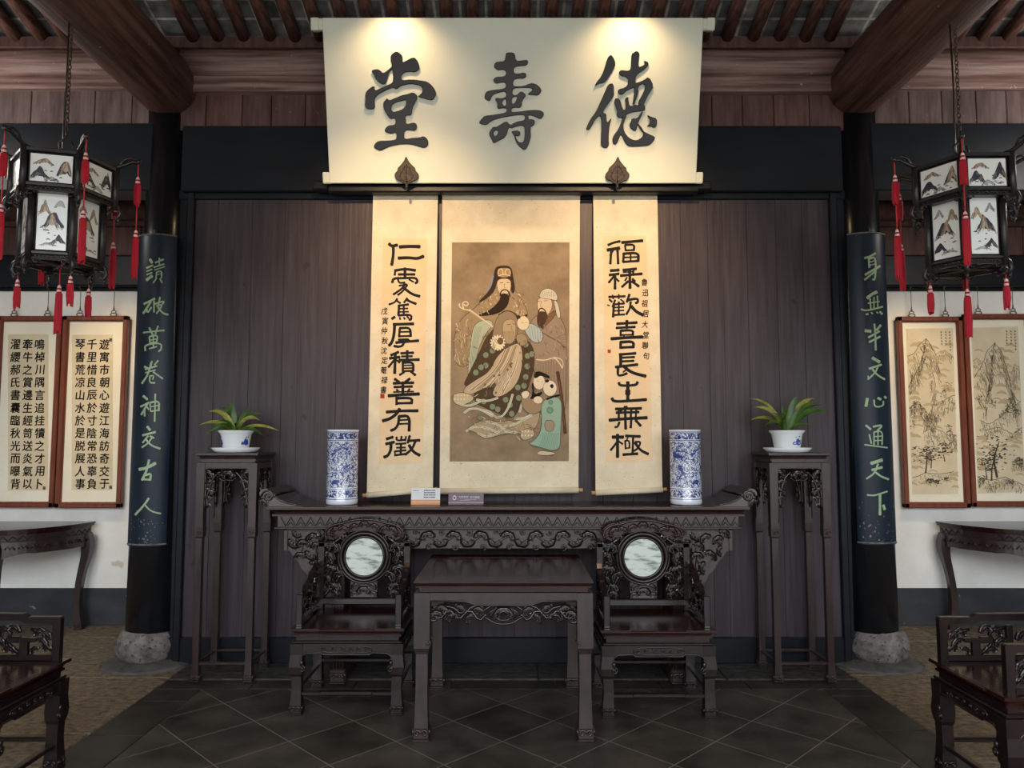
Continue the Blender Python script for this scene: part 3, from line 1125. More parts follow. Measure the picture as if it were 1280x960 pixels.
# ---- square table in front ----
TXc, TY0, TY1 = -.045, 3.98, 4.90
hx, hy = .478, (TY1 - TY0) / 2
tT = at(640, 727, TY0).z
t = thing('square_table', 'dark red square table between the two armchairs, in front of the altar table', 'table', (TXc, (TY0 + TY1) / 2, 0))
m = MB(); moulded_slab(m, hx, hy, tT, .034, .018)
for a, c, d, e in ((-.36, .36, -.33, -.325), (-.36, .36, .325, .33)): m.box(a, c, d, e, tT + .0005, tT + .0028, .0005)
for a in (-.36, .36): m.box(a - .003, a + .003, -.33, .33, tT + .0005, tT + .0028, .0005)
m.build('tabletop', RR, t)
m = MB(); m.box(-hx + .025, hx - .025, -hy + .025, hy - .025, tT - .062, tT - .03, .003)
m.build('waist', RR, t)
zr1 = tT - .062
lx, ly = hx - .045, hy - .045
zk = at(527, 812, TY0 + .03).z      # shoulder where the leg narrows
for sx in (-1, 1):
    for sy in (-1, 1):
        m = MB()
        x, y = sx * lx, sy * ly
        square_leg(m, x, y, [(.0, .036, 0, 0), (.07, .036, 0, 0), (.12, .034, 0, 0), (.24, .031, 0, 0), (zk - .02, .031, 0, 0), (zk, .037, -sx * .0, 0), (zk + .012, .042, 0, 0), (zr1, .042, 0, 0)])
        claw_foot(m, x, y, .045)
        for f in (plane_xz(y - .042, -1), plane_xz(y + .042, 1)):
            r_spiral(m, f, x - sx * .035, zk + .035, .016, 1.3, pi / 2, sx, .004)
        m.build('leg', RW, t)


def notch_rail(mb, half, zt, th, dip, y0, y1, axis='y', n0=.55):
    """rail whose lower edge dips in the middle, with a bead following it"""
    e = half
    low = [(-e, zt - th * 1.0), (-e * .52, zt - th), (-e * .44, zt - th - dip * .5), (-e * .36, zt - th - dip), (e * .36, zt - th - dip), (e * .44, zt - th - dip * .5), (e * .52, zt - th), (e, zt - th)]
    mb.prism([(-e, zt), (e, zt)] + low[::-1], y0, y1, axis)
    return low


for k, (axis, half, off) in enumerate((('y', lx - .03, ly), ('x', ly - .03, lx))):
    for s in (-1, 1):
        m = MB()
        o0 = s * (off + .036) if s > 0 else s * (off + .036)
        low = notch_rail(m, half, zr1, .045, .022, o0, o0 - s * .05, axis)
        f = plane_xz(o0, s) if axis == 'y' else plane_yz(o0, s)
        m.tube([f(a, b + .004, .001) for a, b in low], .0045, 6)
        for e in (-1, 1): m.tube([f(e * (half - .004), zr1 - .045, .001), f(e * (half - .004), zk + .06, .001)], .004, 6)
        m.build('rail', RW, t)
        m = MB()
        back = o0 - s * .02
        f = plane_xz(back, s) if axis == 'y' else plane_yz(back, s)
        zc = zr1 - .045 - .065
        r_cloud(m, f, 0, zc, .062, 0)
        for w in (.05, .078): r_tube(m, f, [(w * 1.35 * cos(a) * (1 + .12 * cos(4 * a)), zc + w * .72 * sin(a)) for a in [2 * pi * q / 20 for q in range(20)]], .005, closed=True)
        for e in (-1, 1):
            for (u, w, sz, rt) in ((.13, .012, .034, .5), (.175, -.022, .034, -.7), (.225, .018, .036, .9), (.275, -.018, .036, -.3), (.32, .014, .04, .6), (.365, -.012, .042, -.5)):
                if u > half - .03: continue
                r_cloud(m, f, e * u, zc + w, sz * 1.1, e * rt)
            r_tube(m, f, [(e * .09, zc), (e * .13, zc - .045), (e * .18, zc + .03), (e * .24, zc - .04), (e * .29, zc + .03), (e * .34, zc - .035), (e * (half - .01), zc)], .008)
            r_tube(m, f, [(e * .1, zc + .03), (e * .16, zc + .045), (e * .22, zc - .01), (e * .28, zc + .042), (e * (half - .01), zc + .03)], .006)
            r_spiral(m, f, e * (half - .035), zc - .02, .035, 1.3, 0, -e, .006)
        m.build('carved_apron', RC, t)


# ---- flower stands ----
def flower_stand(loc, label):
    t = thing('flower_stand', label, 'stand', loc, 0, 'tall flower stands')
    hx, hy = .205, .185
    zt = at(290, 567.5, 4.905).z
    m = MB(); moulded_slab(m, hx, hy, zt, .05, .03); m.build('top', RW, t)
    m = MB(); m.box(-hx + .025, hx - .025, -hy + .025, hy - .025, zt - .066, zt - .048, .003); m.build('waist', RR, t)
    z1 = zt - .066
    lx, ly = hx - .032, hy - .032
    zk = at(290, 668, 4.92).z
    for sx in (-1, 1):
        for sy in (-1, 1):
            m = MB()
            x, y = sx * lx, sy * ly
            square_leg(m, x, y, [(0, .024, 0, 0), (.05, .024, 0, 0), (.12, .021, 0, 0), (zk - .03, .020, 0, 0), (zk - .02, .026, 0, 0), (zk + .03, .028, 0, 0), (zk + .04, .026, 0, 0), (z1, .027, 0, 0)])
            claw_foot(m, x, y, .031)
            f = plane_xz(y + sy * .028, sy)
            r_spiral(m, f, x, zk + .005, .018, 1.3, 0, 1, .004)
            m.box(x - .03, x + .03, y - .03, y + .03, zk + .03, zk + .04, .002)
            m.build('leg', RW, t)
    for axis, half, off in (('y', lx - .02, ly), ('x', ly - .02, lx)):
        for s in (-1, 1):
            o0 = s * (off + .022)
            m = MB()
            e = half
            low = [(-e, z1 - .06), (-e * .93, z1 - .043), (-e * .8, z1 - .035), (e * .8, z1 - .035), (e * .93, z1 - .043), (e, z1 - .06)]
            m.prism([(-e, z1), (e, z1)] + low[::-1], o0, o0 - s * .035, axis)
            f = plane_xz(o0, s) if axis == 'y' else plane_yz(o0, s)
            path = [(-e + .004, zk + .07), (-e + .004, z1 - .06)] + low[1:-1] + [(e - .004, z1 - .06), (e - .004, zk + .07)]
            m.tube([f(a, b, .001) for a, b in path], .004, 6)
            m.build('rail', RW, t)
            m = MB()
            f = plane_xz(o0 - s * .014, s) if axis == 'y' else plane_yz(o0 - s * .014, s)
            zc = z1 - .075
            r_cloud(m, f, 0, zc, .050 if axis == 'y' else .044, 0)
            r_tube(m, f, [(-.06, zc - .02), (-.03, zc - .045), (0, zc - .035), (.03, zc - .045), (.06, zc - .02)], .006)
            for d in (-1, 1):
                q = e - .03
                for i, (du, dw, sz, rt) in enumerate(((0, -.012, .032, .8), (.0, -.07, .03, -.4), (.004, -.125, .03, .7), (.004, -.175, .028, -.3), (.008, -.215, .02, .2))):
                    r_cloud(m, f, d * (q + du), zc + .015 + dw, sz * 1.2, d * rt)
                r_tube(m, f, [(d * .05, zc + .02), (d * (q - .03), zc - .02), (d * (q - .01), zc - .08), (d * (q + .01), zc - .15), (d * (q + .004), zc - .22)], .007)
                r_tube(m, f, [(d * (e - .003), zc + .04), (d * (e - .012), zc - .1), (d * (e - .003), zc - .24)], .007)
            m.build('carved_apron', RC, t)
    zs = .105
    for s in (-1, 1):
        m = MB(); m.box(-lx, lx, s * ly - .012, s * ly + .012, zs, zs + .018, .003); m.build('stretcher', RW, t)
        m = MB(); m.box(s * lx - .012, s * lx + .012, -ly, ly, zs, zs + .018, .003); m.build('stretcher', RW, t)
    return t, zt


sL, stT = flower_stand((-1.892, 5.09, .0055), 'tall dark carved flower stand left of the altar table')
sR, stT = flower_stand((1.908, 5.09, .0055), 'tall dark carved flower stand right of the altar table')
stT += .007


# ---- armchairs with round marble in the back ----
def armchair(name, label, loc, rz=0.0, marble=True, W=.66, D=.54, zs=None, group=None):
    """faces -y; origin on the floor under the middle of the seat"""
    t = thing(name, label, 'chair', loc, rz, group)
    hx, hy = W / 2, D / 2
    zs = zs or .50
    # seat with a stepped edge, breakfront in the middle
    m = MB()
    moulded_slab(m, hx, hy, zs, .05, .035)
    m.box(-.16, .16, -hy - .012, -hy + .1, zs - .014, zs, .004)
    m.build('seat', RR, t)
    m = MB()
    m.box(-hx + .03, hx - .03, -hy + .03, hy - .03, zs - .075, zs - .045, .003)
    m.box(-hx + .012, hx - .012, -hy + .012, hy - .012, zs - .088, zs - .074, .004)
    m.build('waist', RD, t)
    z1 = zs - .088
    lx, ly = hx - .04, hy - .04
    for sx in (-1, 1):
        for sy in (-1, 1):
            x, y = sx * lx, sy * ly
            m = MB()
            square_leg(m, x, y, [(0, .032, 0, 0), (.05, .032, 0, 0), (.09, .0295, 0, 0), (.14, .0275, -sx * .003, 0), (.215, .028, 0, 0), (.232, .034, 0, 0), (.27, .038, sx * .004, 0), (.34, .034, 0, 0), (z1, .036, 0, 0)])
            claw_foot(m, x, y, .037)
            for f in (plane_xz(y + sy * .037, sy),):
                r_spiral(m, f, x - sx * .035, .262, .02, 1.3, pi / 2, sx, .005)
                r_dome(m, f, x - sx * .032, .295, .012, .018, 0, .01)
            m.build('leg', RD, t)
    for axis, half, off in (('y', lx - .02, ly), ('x', ly - .02, lx)):
        for s in (-1, 1):
            o0 = s * (off + .030)
            m = MB()
            e = half
            low = [(-e, z1 - .115), (-e * .97, z1 - .075), (-e * .86, z1 - .055), (-e * .55, z1 - .052), (-e * .5, z1 - .064), (e * .5, z1 - .064), (e * .55, z1 - .052), (e * .86, z1 - .055), (e * .97, z1 - .075), (e, z1 - .115)]
            m.prism([(-e, z1), (e, z1)] + low[::-1], o0, o0 - s * .03, axis)
            f = plane_xz(o0, s) if axis == 'y' else plane_yz(o0, s)
            m.tube([f(a, b + .003, .001) for a, b in low], .005, 6)
            c = .15 if axis == 'y' else .12
            zc = z1 - .03
            for pts in ([(-c + .018, zc + .02), (c - .018, zc + .02), (c, zc), (c - .018, zc - .02), (-c + .018, zc - .02), (-c, zc)],):
                r_tube(m, f, pts, .004, closed=True, it=2)
            for i in range(6):
                u = -c + .03 + (2 * c - .06) * i / 5
                r_spiral(m, f, u, zc, .016, 1.2, i * 1.3, 1 if i % 2 else -1, .0035)
            m.build('apron', RD, t)
    # stretchers
    for (a, c, y, z) in ((-lx, lx, -ly, .105), (-lx, lx, ly, .16)):
        m = MB(); m.box(a, c, y - .018, y + .018, z, z + .022, .004)
        if y < 0: m.box(-.15, .15, y - .024, y, z + .004, z + .026, .004)
        m.build('stretcher', RD, t)
    for s in (-1, 1):
        m = MB(); m.box(s * lx - .016, s * lx + .016, -ly, ly, .13, .152, .004); m.build('stretcher', RD, t)
    # back: lower rail, stepped shoulders, carved panel around a marble disc, crest
    yb = hy - .045
    zb = zs
    ztop = zs + .555
    m = MB()
    m.box(-hx + .03, hx - .03, yb - .03, yb + .02, zb + .035, zb + .075, .005)
    for s in (-1, 1):
        m.box(s * (hx - .03), s * (hx - .075), yb - .02, yb + .02, zb, zb + .43, .004)
        m.box(s * (hx - .03), s * (hx - .15), yb - .02, yb + .02, zb + .395, zb + .43, .006)
    m.build('back_frame', RD, t)
    f = plane_xz(yb - .006, -1)
    m = MB()
    cz = zb + .335
    R = .145
    for (rr, th, hh) in ((.128, .009, .006), (.150, .013, .010), (.168, .008, .004)):
        m.tube([f(rr * cos(a), cz + rr * sin(a), hh) for a in [2 * pi * q / 40 for q in range(40)]], th, 8, closed=True)
    m.prism([(.165 * cos(2 * pi * q / 40), cz + .165 * sin(2 * pi * q / 40)) for q in range(40)], yb - .004, yb + .02, 'y')
    ring = m.build('medallion_ring', RD, t)
    m = MB()
    dm = [(.122 * cos(2 * pi * q / 40), cz + .122 * sin(2 * pi * q / 40)) for q in range(40)]
    m.prism(dm, yb - .012, yb, 'y')
    o = m.build('marble_disc' if marble else 'carved_disc', M['marble'] if marble else RC, ring)
    if marble: o['label'] = 'pale green veined marble disc'
    m = MB()
    rr = random.Random(7)
    for s in (-1, 1):
        spots = [(.205, .40, .05, .5), (.17, .455, .045, -.4), (.225, .33, .048, 1.2), (.22, .255, .052, .3), (.17, .215, .046, -.8), (.235, .19, .042, 1.0), (.20, .145, .048, .2), (.25, .115, .036, -.5), (.185, .10, .036, .6), (.255, .40, .03, 0)]
        for (u, w, sz, rt) in spots:
            r_cloud(m, f, s * u, zb + w, sz * 1.12, s * rt)
        r_tube(m, f, [(s * .26, zb + .08), (s * .21, zb + .15), (s * .25, zb + .22), (s * .20, zb + .28), (s * .24, zb + .36), (s * .19, zb + .44)], .014, 0)
        r_tube(m, f, [(s * .16, zb + .08), (s * .19, zb + .16), (s * .155, zb + .22)], .012, 0)
        r_tube(m, f, [(s * .26, zb + .40), (s * .20, zb + .42), (s * .15, zb + .46)], .014, 0)
    m.box(-.09, .09, yb - .012, yb + .008, zb + .075, zb + .185, .004)
    for (u, w, sz, rt) in ((0, .12, .045, 0), (-.055, .15, .03, .6), (.055, .15, .03, -.6), (-.06, .10, .03, .2), (.06, .10, .03, -.2)):
        r_cloud(m, plane_xz(yb - .012, -1), u, zb + w, sz, rt)
    m.build('back_panel', RC, t)
    m = MB()
    top = [(-.255, .465), (-.262, .49), (-.245, .525), (-.20, .548), (-.15, .553), (-.10, .570), (-.04, .580), (.04, .580), (.10, .570), (.15, .553), (.20, .548), (.245, .525), (.262, .49), (.255, .465)]
    bot = [(.20, .44), (.165, .47), (.10, .495), (0, .505), (-.10, .495), (-.165, .47), (-.20, .44)]
    ol = smooth_loop([(a, zb + b) for a, b in top + bot], 2)
    m.prism(ol, yb - .02, yb + .02, 'y')
    f2 = plane_xz(yb - .02, -1)
    r_tube(m, f2, [(a * .97, zb + b - .006) for a, b in top], .009, it=2)
    for (u, w, sz, rt) in ((0, .545, .035, 0), (-.07, .53, .034, .5), (.07, .53, .034, -.5), (-.13, .515, .036, -.4), (.13, .515, .036, .4), (-.19, .505, .04, .9), (.19, .505, .04, -.9), (-.22, .475, .026, 0), (.22, .475, .026, 0)):
        r_cloud(m, f2, u, zb + w - .005, sz, rt)
    m.build('crest_rail', RR, t)
    # arms: low front post, carved side panel stepping up to the back
    for s in (-1, 1):
        xo = s * (hx - .04)
        if marble:
            m = MB()
            m.box(xo - .019, xo + .019, -hy + .045, -hy + .085, zs, zs + .185, .004)
            st = [(-hy + .075, .185), (-hy + .15, .185), (-hy + .17, .215), (.0, .235), (.03, .27), (.11, .285), (.14, .31), (yb, .315)]
            lo = [(yb, .275), (.15, .27), (.12, .248), (.045, .235), (.015, .20), (-hy + .18, .185), (-hy + .16, .155), (-hy + .075, .15)]
            m.prism([(a, zs + b) for a, b in st + lo], xo - .016, xo + .016, 'x')
            m.box(xo - .014, xo + .014, -hy + .08, yb, zs + .004, zs + .03, .003)
            f3 = plane_yz(xo, s)
            for (u, w, sz, rt) in ((-.13, .10, .045, .4), (-.07, .15, .045, -.5), (-.06, .065, .04, 0), (.0, .11, .05, .7), (.05, .18, .045, -.2), (.06, .07, .045, .2), (.11, .13, .05, -.6), (.15, .21, .04, .5), (.16, .06, .04, 0)):
                r_cloud(m, f3, u, zs + w, sz, rt)
            r_tube(m, f3, [(-.17, zs + .05), (-.1, zs + .12), (-.03, zs + .06), (.04, zs + .14), (.1, zs + .08), (.17, zs + .2)], .012, 0)
            m.build('armrest', RC, t)
        else:
            m = MB()
            y0 = -hy + .03
            # framed panel stepping up once, with two open carved windows
            zt1, zt2 = zs + .21, zs + .225
            m.prism([(y0, zs + .001), (y0, zt1 - .006), (y0 + .006, zt1), (y0 + .16, zt1), (y0 + .185, zt2), (yb + .02, zt2 + .004), (yb + .02, zt2 - .03), (y0 + .2, zt2 - .032), (y0 + .175, zt1 - .03), (y0 + .05, zt1 - .032), (y0 + .038, zt1 - .044), (y0 + .038, zs + .001)], xo - .015, xo + .015, 'x')
            m.box(xo - .015, xo + .015, y0 + .03, yb, zs + .001, zs + .03, .004)
            m.box(xo - .013, xo + .013, y0 + .16, y0 + .20, zs + .02, zs + .11, .004)
            m.box(xo - .013, xo + .013, y0 + .20, y0 + .26, zs + .085, zs + .115, .004)
            m.box(xo - .013, xo + .013, y0 + .12, y0 + .17, zs + .088, zs + .108, .004)
            m.box(xo - .013, xo + .013, y0 + .33, y0 + .36, zs + .02, zs + .17, .004)
            f3 = plane_yz(xo - .0, s)
            for sg in (-1, 1):
                f3 = plane_yz(xo, sg)
                for (u, w, sz, rt) in ((.075, .12, .03, .5), (.11, .135, .028, -.4), (.09, .085, .03, .9), (.065, .055, .024, 0), (.13, .05, .024, -.6), (.23, .15, .03, .3), (.28, .14, .034, -.5), (.30, .09, .03, .6), (.25, .05, .03, .1), (.41, .12, .035, .4), (.40, .06, .03, 0)):
                    if y0 + u < yb: r_cloud(m, f3, y0 + u, zs + w, sz, rt)
                r_tube(m, f3, [(y0 + .045, zs + .05), (y0 + .09, zs + .09), (y0 + .08, zs + .13), (y0 + .15, zs + .15)], .009, 0)
                r_tube(m, f3, [(y0 + .2, zs + .03), (y0 + .27, zs + .09), (y0 + .24, zs + .14), (y0 + .33, zs + .16)], .009, 0)
            m.build('armrest', RD, t)
    return t


zsC = at(435, 786, 4.345).z
armchair('armchair', 'dark carved armchair with a round marble disc in its back, left of the square table', (-.955, 4.615, 0), 0, True, .66, .54, zsC, 'marble-backed armchairs')
armchair('armchair', 'dark carved armchair with a round marble disc in its back, right of the square table', (.840, 4.575, 0), 0, True, .66, .54, zsC, 'marble-backed armchairs')
armchair('armchair', 'dark armchair cut off by the left edge of the photo, facing right', (-2.455, 3.43, 0), pi / 2, False, .56, .58, .508, 'side armchairs')
armchair('armchair', 'dark armchair cut off by the right edge of the photo, facing left', (2.335, 3.425, 0), -pi / 2, False, .56, .58, .508, 'side armchairs')


# ---- half-moon tables against the back wall ----
def half_table(label, cx):
    t = thing('half_moon_table', label, 'table', (cx, BY - .07, 0), 0, 'half-moon tables by the back wall')
    R, zt = .76, .885

    def arc(r, n=36): return [(r * cos(pi + pi * i / n), r * sin(pi + pi * i / n)) for i in range(n + 1)]
    m = MB()
    m.prism(arc(R), zt - .012, zt, 'z'); m.prism(arc(R - .012), zt - .03, zt - .011, 'z'); m.prism(arc(R - .03), zt - .045, zt - .029, 'z')
    m.build('tabletop', RR, t)
    m = MB()
    m.prism(arc(R - .035), zt - .095, zt - .044, 'z')

    def fa(rad): return lambda u, w, h: Vector(((rad + h) * cos(u), (rad + h) * sin(u), w))
    f = fa(R - .035)
    n = 70
    for i in range(n):
        u0, u1 = pi + .03 + (pi - .06) * i / n, pi + .03 + (pi - .06) * (i + 1) / n
        a, c = (zt - .087, zt - .053) if i % 2 else (zt - .053, zt - .087)
        m.tube([f(u0, a, .001), f(u1, c, .001)], .0035, 4)
    m.tube([f(pi + pi * i / 40, zt - .097, .004) for i in range(41)], .008, 6)
    m.build('waist', RW, t)
    m = MB()
    pts = arc(R - .022, 40)
    V, F = [], []
    for i, (x, y) in enumerate(pts):
        q = abs(((i / 40 * 3) % 1) - .5) * 2
        lo = zt - .185 - .05 * q ** 4 - (.008 if q < .45 else 0)
        k = (R - .055) / (R - .022)
        V += [(x, y, zt - .10), (x * 1.012, y * 1.012, lo), (x * k, y * k, lo), (x * k, y * k, zt - .10)]
    for i in range(40):
        for k in range(4):
            l = (k + 1) % 4
            F.append([i * 4 + k, i * 4 + l, i * 4 + 4 + l, i * 4 + 4 + k])
    m.add(V, F)
    f = fa(R - .016)
    for i in range(26):
        u = pi + .12 + (pi - .24) * i / 25
        r_spiral(m, f, u, zt - .125, .022, 1.2, i, 1 if i % 2 else -1, .004) if False else m.tube([f(u - .045, zt - .15, .0), f(u - .02, zt - .125, .002), f(u, zt - .15, .002), f(u + .02, zt - .13, .0), f(u + .045, zt - .155, 0)], .006, 5)
    m.build('apron', RW, t)
    for ang in (pi + .07, pi + pi * .335, pi + pi * .665, 2 * pi - .07):
        m = MB()
        prof = [(zt - .10, .0, .035), (zt - .16, .012, .044), (zt - .22, .014, .042), (zt - .30, .0, .034), (zt - .42, -.03, .029), (zt - .55, -.05, .028), (.20, -.055, .029), (.10, -.045, .034), (.05, -.03, .038), (.03, -.028, .036), (0, -.028, .036)]
        ps = smooth_line(prof, 1)
        rad = [p[2] * 1.25 for p in ps]
        m.tube([((R - .04 + d) * cos(ang), (R - .04 + d) * sin(ang) + (0), z) for z, d, _ in ps], rad, 4, twist=pi / 4 + (ang if False else 0))
        m.build('leg', RW, t)
    return t


half_table('dark half-moon side table under the two framed calligraphy sheets', -4.30)
half_table('dark half-moon side table under the two framed ink landscapes', 4.36)
# ------------------------------------------------------------------ name board
Yb = 5.14
Pb = at(641, 229, Yb)
zdb = Yb * cos(PITCH) + (Pb.z - CAMZ) * sin(PITCH)
Yt = Yb
for k in range(400):          # the lean that gives the top edge its nearness
    Yt = Yb - k * .002
    q = at(641, 22, Yt)
    if (Yt * cos(PITCH) + (q.z - CAMZ) * sin(PITCH)) * 477 <= zdb * 458: break
Pt = at(641, 22, Yt)
BU = (Pt - Pb); BH = BU.length; BU.normalize()
BX = Vector((1, 0, 0))
BN = BX.cross(BU)
if BN.y > 0: BN = -BN
BWID = 458 * zdb / FPX
t = thing('name_board', 'big ivory name board in the shape of an opened scroll with three black characters', 'sign', Pb)
BT = Matrix(((1, BU.x, BN.x, 0), (0, BU.y, BN.y, 0), (0, BU.z, BN.z, 0), (0, 0, 0, 1)))


def bmap(u, v, h=0.0): return hit(u, v, Pb, BN) + BN * h - Pb


m = MB(); m.T = BT
m.box(-BWID / 2, BWID / 2, 0.0, BH, -.03, 0, .004)
pn_ = m.build('panel', M['board_white'], t)
rw = BWID / 2 * 491 / 477
for nm, w0, w1, hw in (('top_roller', BH - .078, BH + .002, BWID / 2 * 1.062), ('bottom_roller', .0, .075, BWID / 2 * 1.037)):
    m = MB(); m.T = BT
    m.box(-hw, hw, w0, w1, -.055, -.012, .008)
    for s in (-1, 1): m.box(s * (hw - .055), s * (hw + .002), w0 - .002, w1 + .002, -.06, -.005, .006)
    m.build(nm, M['board_white'], t)

A_TANG = [
 ([(318,120),(345,98),(368,96),(405,130),(402,170),(412,182),(455,158),(488,142),(510,150),(530,180),(542,222),(530,245),(505,260),(470,255),(430,258),(402,275),(393,305),(400,325),(480,318),(560,328),(600,335),(640,365),(675,420),(670,445),(645,485),(600,475),(550,462),(525,455),(548,440),(570,410),(560,375),(520,358),(470,352),(430,358),(390,368),(355,398),(335,380),(290,395),(230,425),(195,450),(178,480),(185,520),(183,550),(150,558),(120,552),(105,530),(112,490),(108,430),(130,400),(180,365),(183,410),(230,390),(290,362),(328,345),(332,310),(330,250),(320,235),(300,255),(285,300),(275,345),(250,360),(215,340),(190,310),(180,280),(155,248),(200,235),(225,245),(250,270),(280,252),(318,220),(325,200),(312,165),(310,140)], []),
 ([(280,468),(300,488),(340,470),(400,445),(450,435),(485,422),(505,430),(525,450),(520,475),(500,510),(485,540),(478,595),(465,605),(440,600),(425,620),(432,650),(430,668),(450,675),(500,660),(522,685),(515,715),(498,728),(460,720),(430,722),(418,745),(418,785),(430,795),(480,785),(540,782),(575,770),(605,795),(612,830),(598,855),(570,865),(530,850),(480,835),(430,832),(370,836),(300,852),(260,870),(230,888),(190,870),(175,855),(190,825),(220,808),(280,808),(345,802),(358,790),(358,750),(345,740),(318,752),(280,742),(262,730),(275,700),(300,685),(340,682),(352,665),(350,635),(335,625),(310,636),(290,610),(265,570),(252,530),(255,500),(272,482)],
  [[(315,540),(325,515),(365,495),(410,485),(432,480),(438,500),(430,530),(410,555),(370,570),(335,580),(315,565)]])]
A_SHOU = [
 ([(345,103),(395,103),(408,125),(413,160),(430,172),(480,165),(505,162),(513,180),(500,205),(470,208),(420,212),(400,225),(395,250),(405,272),(440,272),(480,262),(498,275),(495,300),(475,310),(430,308),(400,318),(390,345),(395,372),(440,375),(490,368),(520,352),(555,347),(590,365),(620,400),(612,425),(590,445),(550,440),(503,437),(545,410),(548,390),(520,382),(450,383),(400,387),(388,405),(385,430),(395,442),(420,445),(440,425),(460,412),(490,435),(495,446),(470,480),(462,500),(460,530),(445,545),(410,540),(385,545),(378,560),(380,580),(450,575),(520,565),(570,562),(620,568),(640,590),(632,615),(612,635),(580,618),(540,605),(515,602),(512,620),(518,640),(540,635),(565,645),(565,670),(550,690),(535,692),(530,720),(535,770),(525,810),(510,850),(490,880),(470,875),(440,850),(415,815),(405,775),(390,750),(380,735),(400,730),(430,725),(450,738),(450,760),(435,772),(418,765),(412,775),(420,800),(440,820),(465,825),(480,810),(485,780),(487,730),(482,690),(450,685),(410,695),(380,708),(362,698),(350,720),(340,760),(320,785),(280,805),(235,830),(225,800),(205,765),(203,740),(220,715),(235,695),(255,700),(290,680),(320,660),(345,655),(355,668),(374,683),(400,665),(440,652),(485,645),(490,620),(485,602),(440,600),(380,608),(320,618),(250,635),(210,655),(180,682),(140,675),(120,665),(140,635),(165,608),(230,602),(290,592),(335,582),(345,565),(340,548),(310,545),(280,552),(265,545),(268,510),(255,485),(250,470),(270,465),(295,472),(330,462),(340,450),(338,425),(325,412),(290,418),(250,430),(225,445),(215,470),(205,490),(180,480),(165,470),(170,430),(185,412),(240,402),(300,395),(335,385),(338,355),(325,340),(290,342),(255,350),(235,330),(240,310),(260,298),(310,296),(335,285),(340,260),(325,240),(290,240),(275,245),(245,225),(240,215),(250,180),(290,176),(325,172),(333,145),(335,115)],
  [[(305,495),(320,475),(340,475),(340,525),(322,530),(305,515)], [(385,460),(425,450),(425,475),(405,510),(385,515),(380,490)], [(240,730),(265,722),(278,735),(265,765),(245,775),(235,755)]])]
A_DE = [
 ([(272,122),(290,130),(318,195),(290,250),(240,330),(215,345),(180,350),(148,375),(160,345),(205,290),(230,225),(250,150)], []),
 ([(285,348),(298,360),(303,430),(300,450),(250,520),(215,570),(220,590),(240,590),(242,640),(250,668),(285,620),(270,670),(262,720),(258,800),(262,840),(250,865),(215,862),(198,840),(200,780),(205,700),(200,620),(185,605),(150,640),(125,690),(105,720),(80,720),(88,690),(115,635),(160,575),(190,510),(230,420),(255,360)], []),
 ([(485,90),(508,112),(500,140),(497,200),(505,222),(540,205),(550,190),(540,165),(580,185),(570,215),(530,250),(490,275),(475,300),(470,345),(490,345),(540,325),(580,295),(620,370),(590,420),(560,470),(540,520),(500,525),(495,500),(525,450),(552,390),(550,360),(530,352),(500,370),(490,400),(500,410),(490,440),(475,490),(462,520),(450,520),(460,470),(465,410),(465,380),(440,390),(400,410),(370,440),(345,435),(333,410),(345,395),(390,385),(415,360),(418,315),(400,298),(350,285),(342,260),(360,243),(400,250),(435,245),(440,180),(442,115),(470,98)], []),
 ([(320,465),(345,475),(358,500),(365,540),(380,565),(395,555),(402,520),(388,475),(415,455),(418,490),(425,530),(450,530),(470,520),(500,525),(540,510),(552,545),(548,565),(520,570),(470,575),(430,585),(390,605),(360,628),(335,620),(325,600),(330,575),(315,530),(303,490)], []),
 ([(385,600),(405,605),(385,650),(375,690),(385,740),(420,785),(470,808),(510,795),(540,765),(530,730),(545,735),(580,755),(630,775),(625,800),(590,842),(540,850),(430,855),(395,830),(370,775),(358,755),(345,780),(325,835),(298,835),(290,800),(300,765),(340,715),(365,650),(370,620)], []),
 ([(445,630),(490,630),(515,590),(535,568),(520,610),(500,650),(490,680),(480,725),(465,730),(435,705),(425,680),(440,655)], []),
 ([(488,672),(500,672),(545,735),(530,745)], []),
 ([(565,600),(600,618),(645,630),(645,680),(628,708),(600,690),(565,695),(588,670),(592,640)], [])]
for data, ox in ((A_TANG, 440), (A_SHOU, 580), (A_DE, 720)):
    g = []
    for outer, holes in data:
        g.append((smooth_loop([(x, -y) for x, y in outer], 1), [smooth_loop([(x, -y) for x, y in h], 1) for h in holes]))
    V, F = outline_mesh(g, 2.0, 4.0)
    m = MB()
    m.add([bmap(ox + x / 6.4, 50 - y / 6.4, (z + 6.0) * .0011) for x, y, z in V], F, 0, False)
    m.build('character', M['board_black'], pn_)
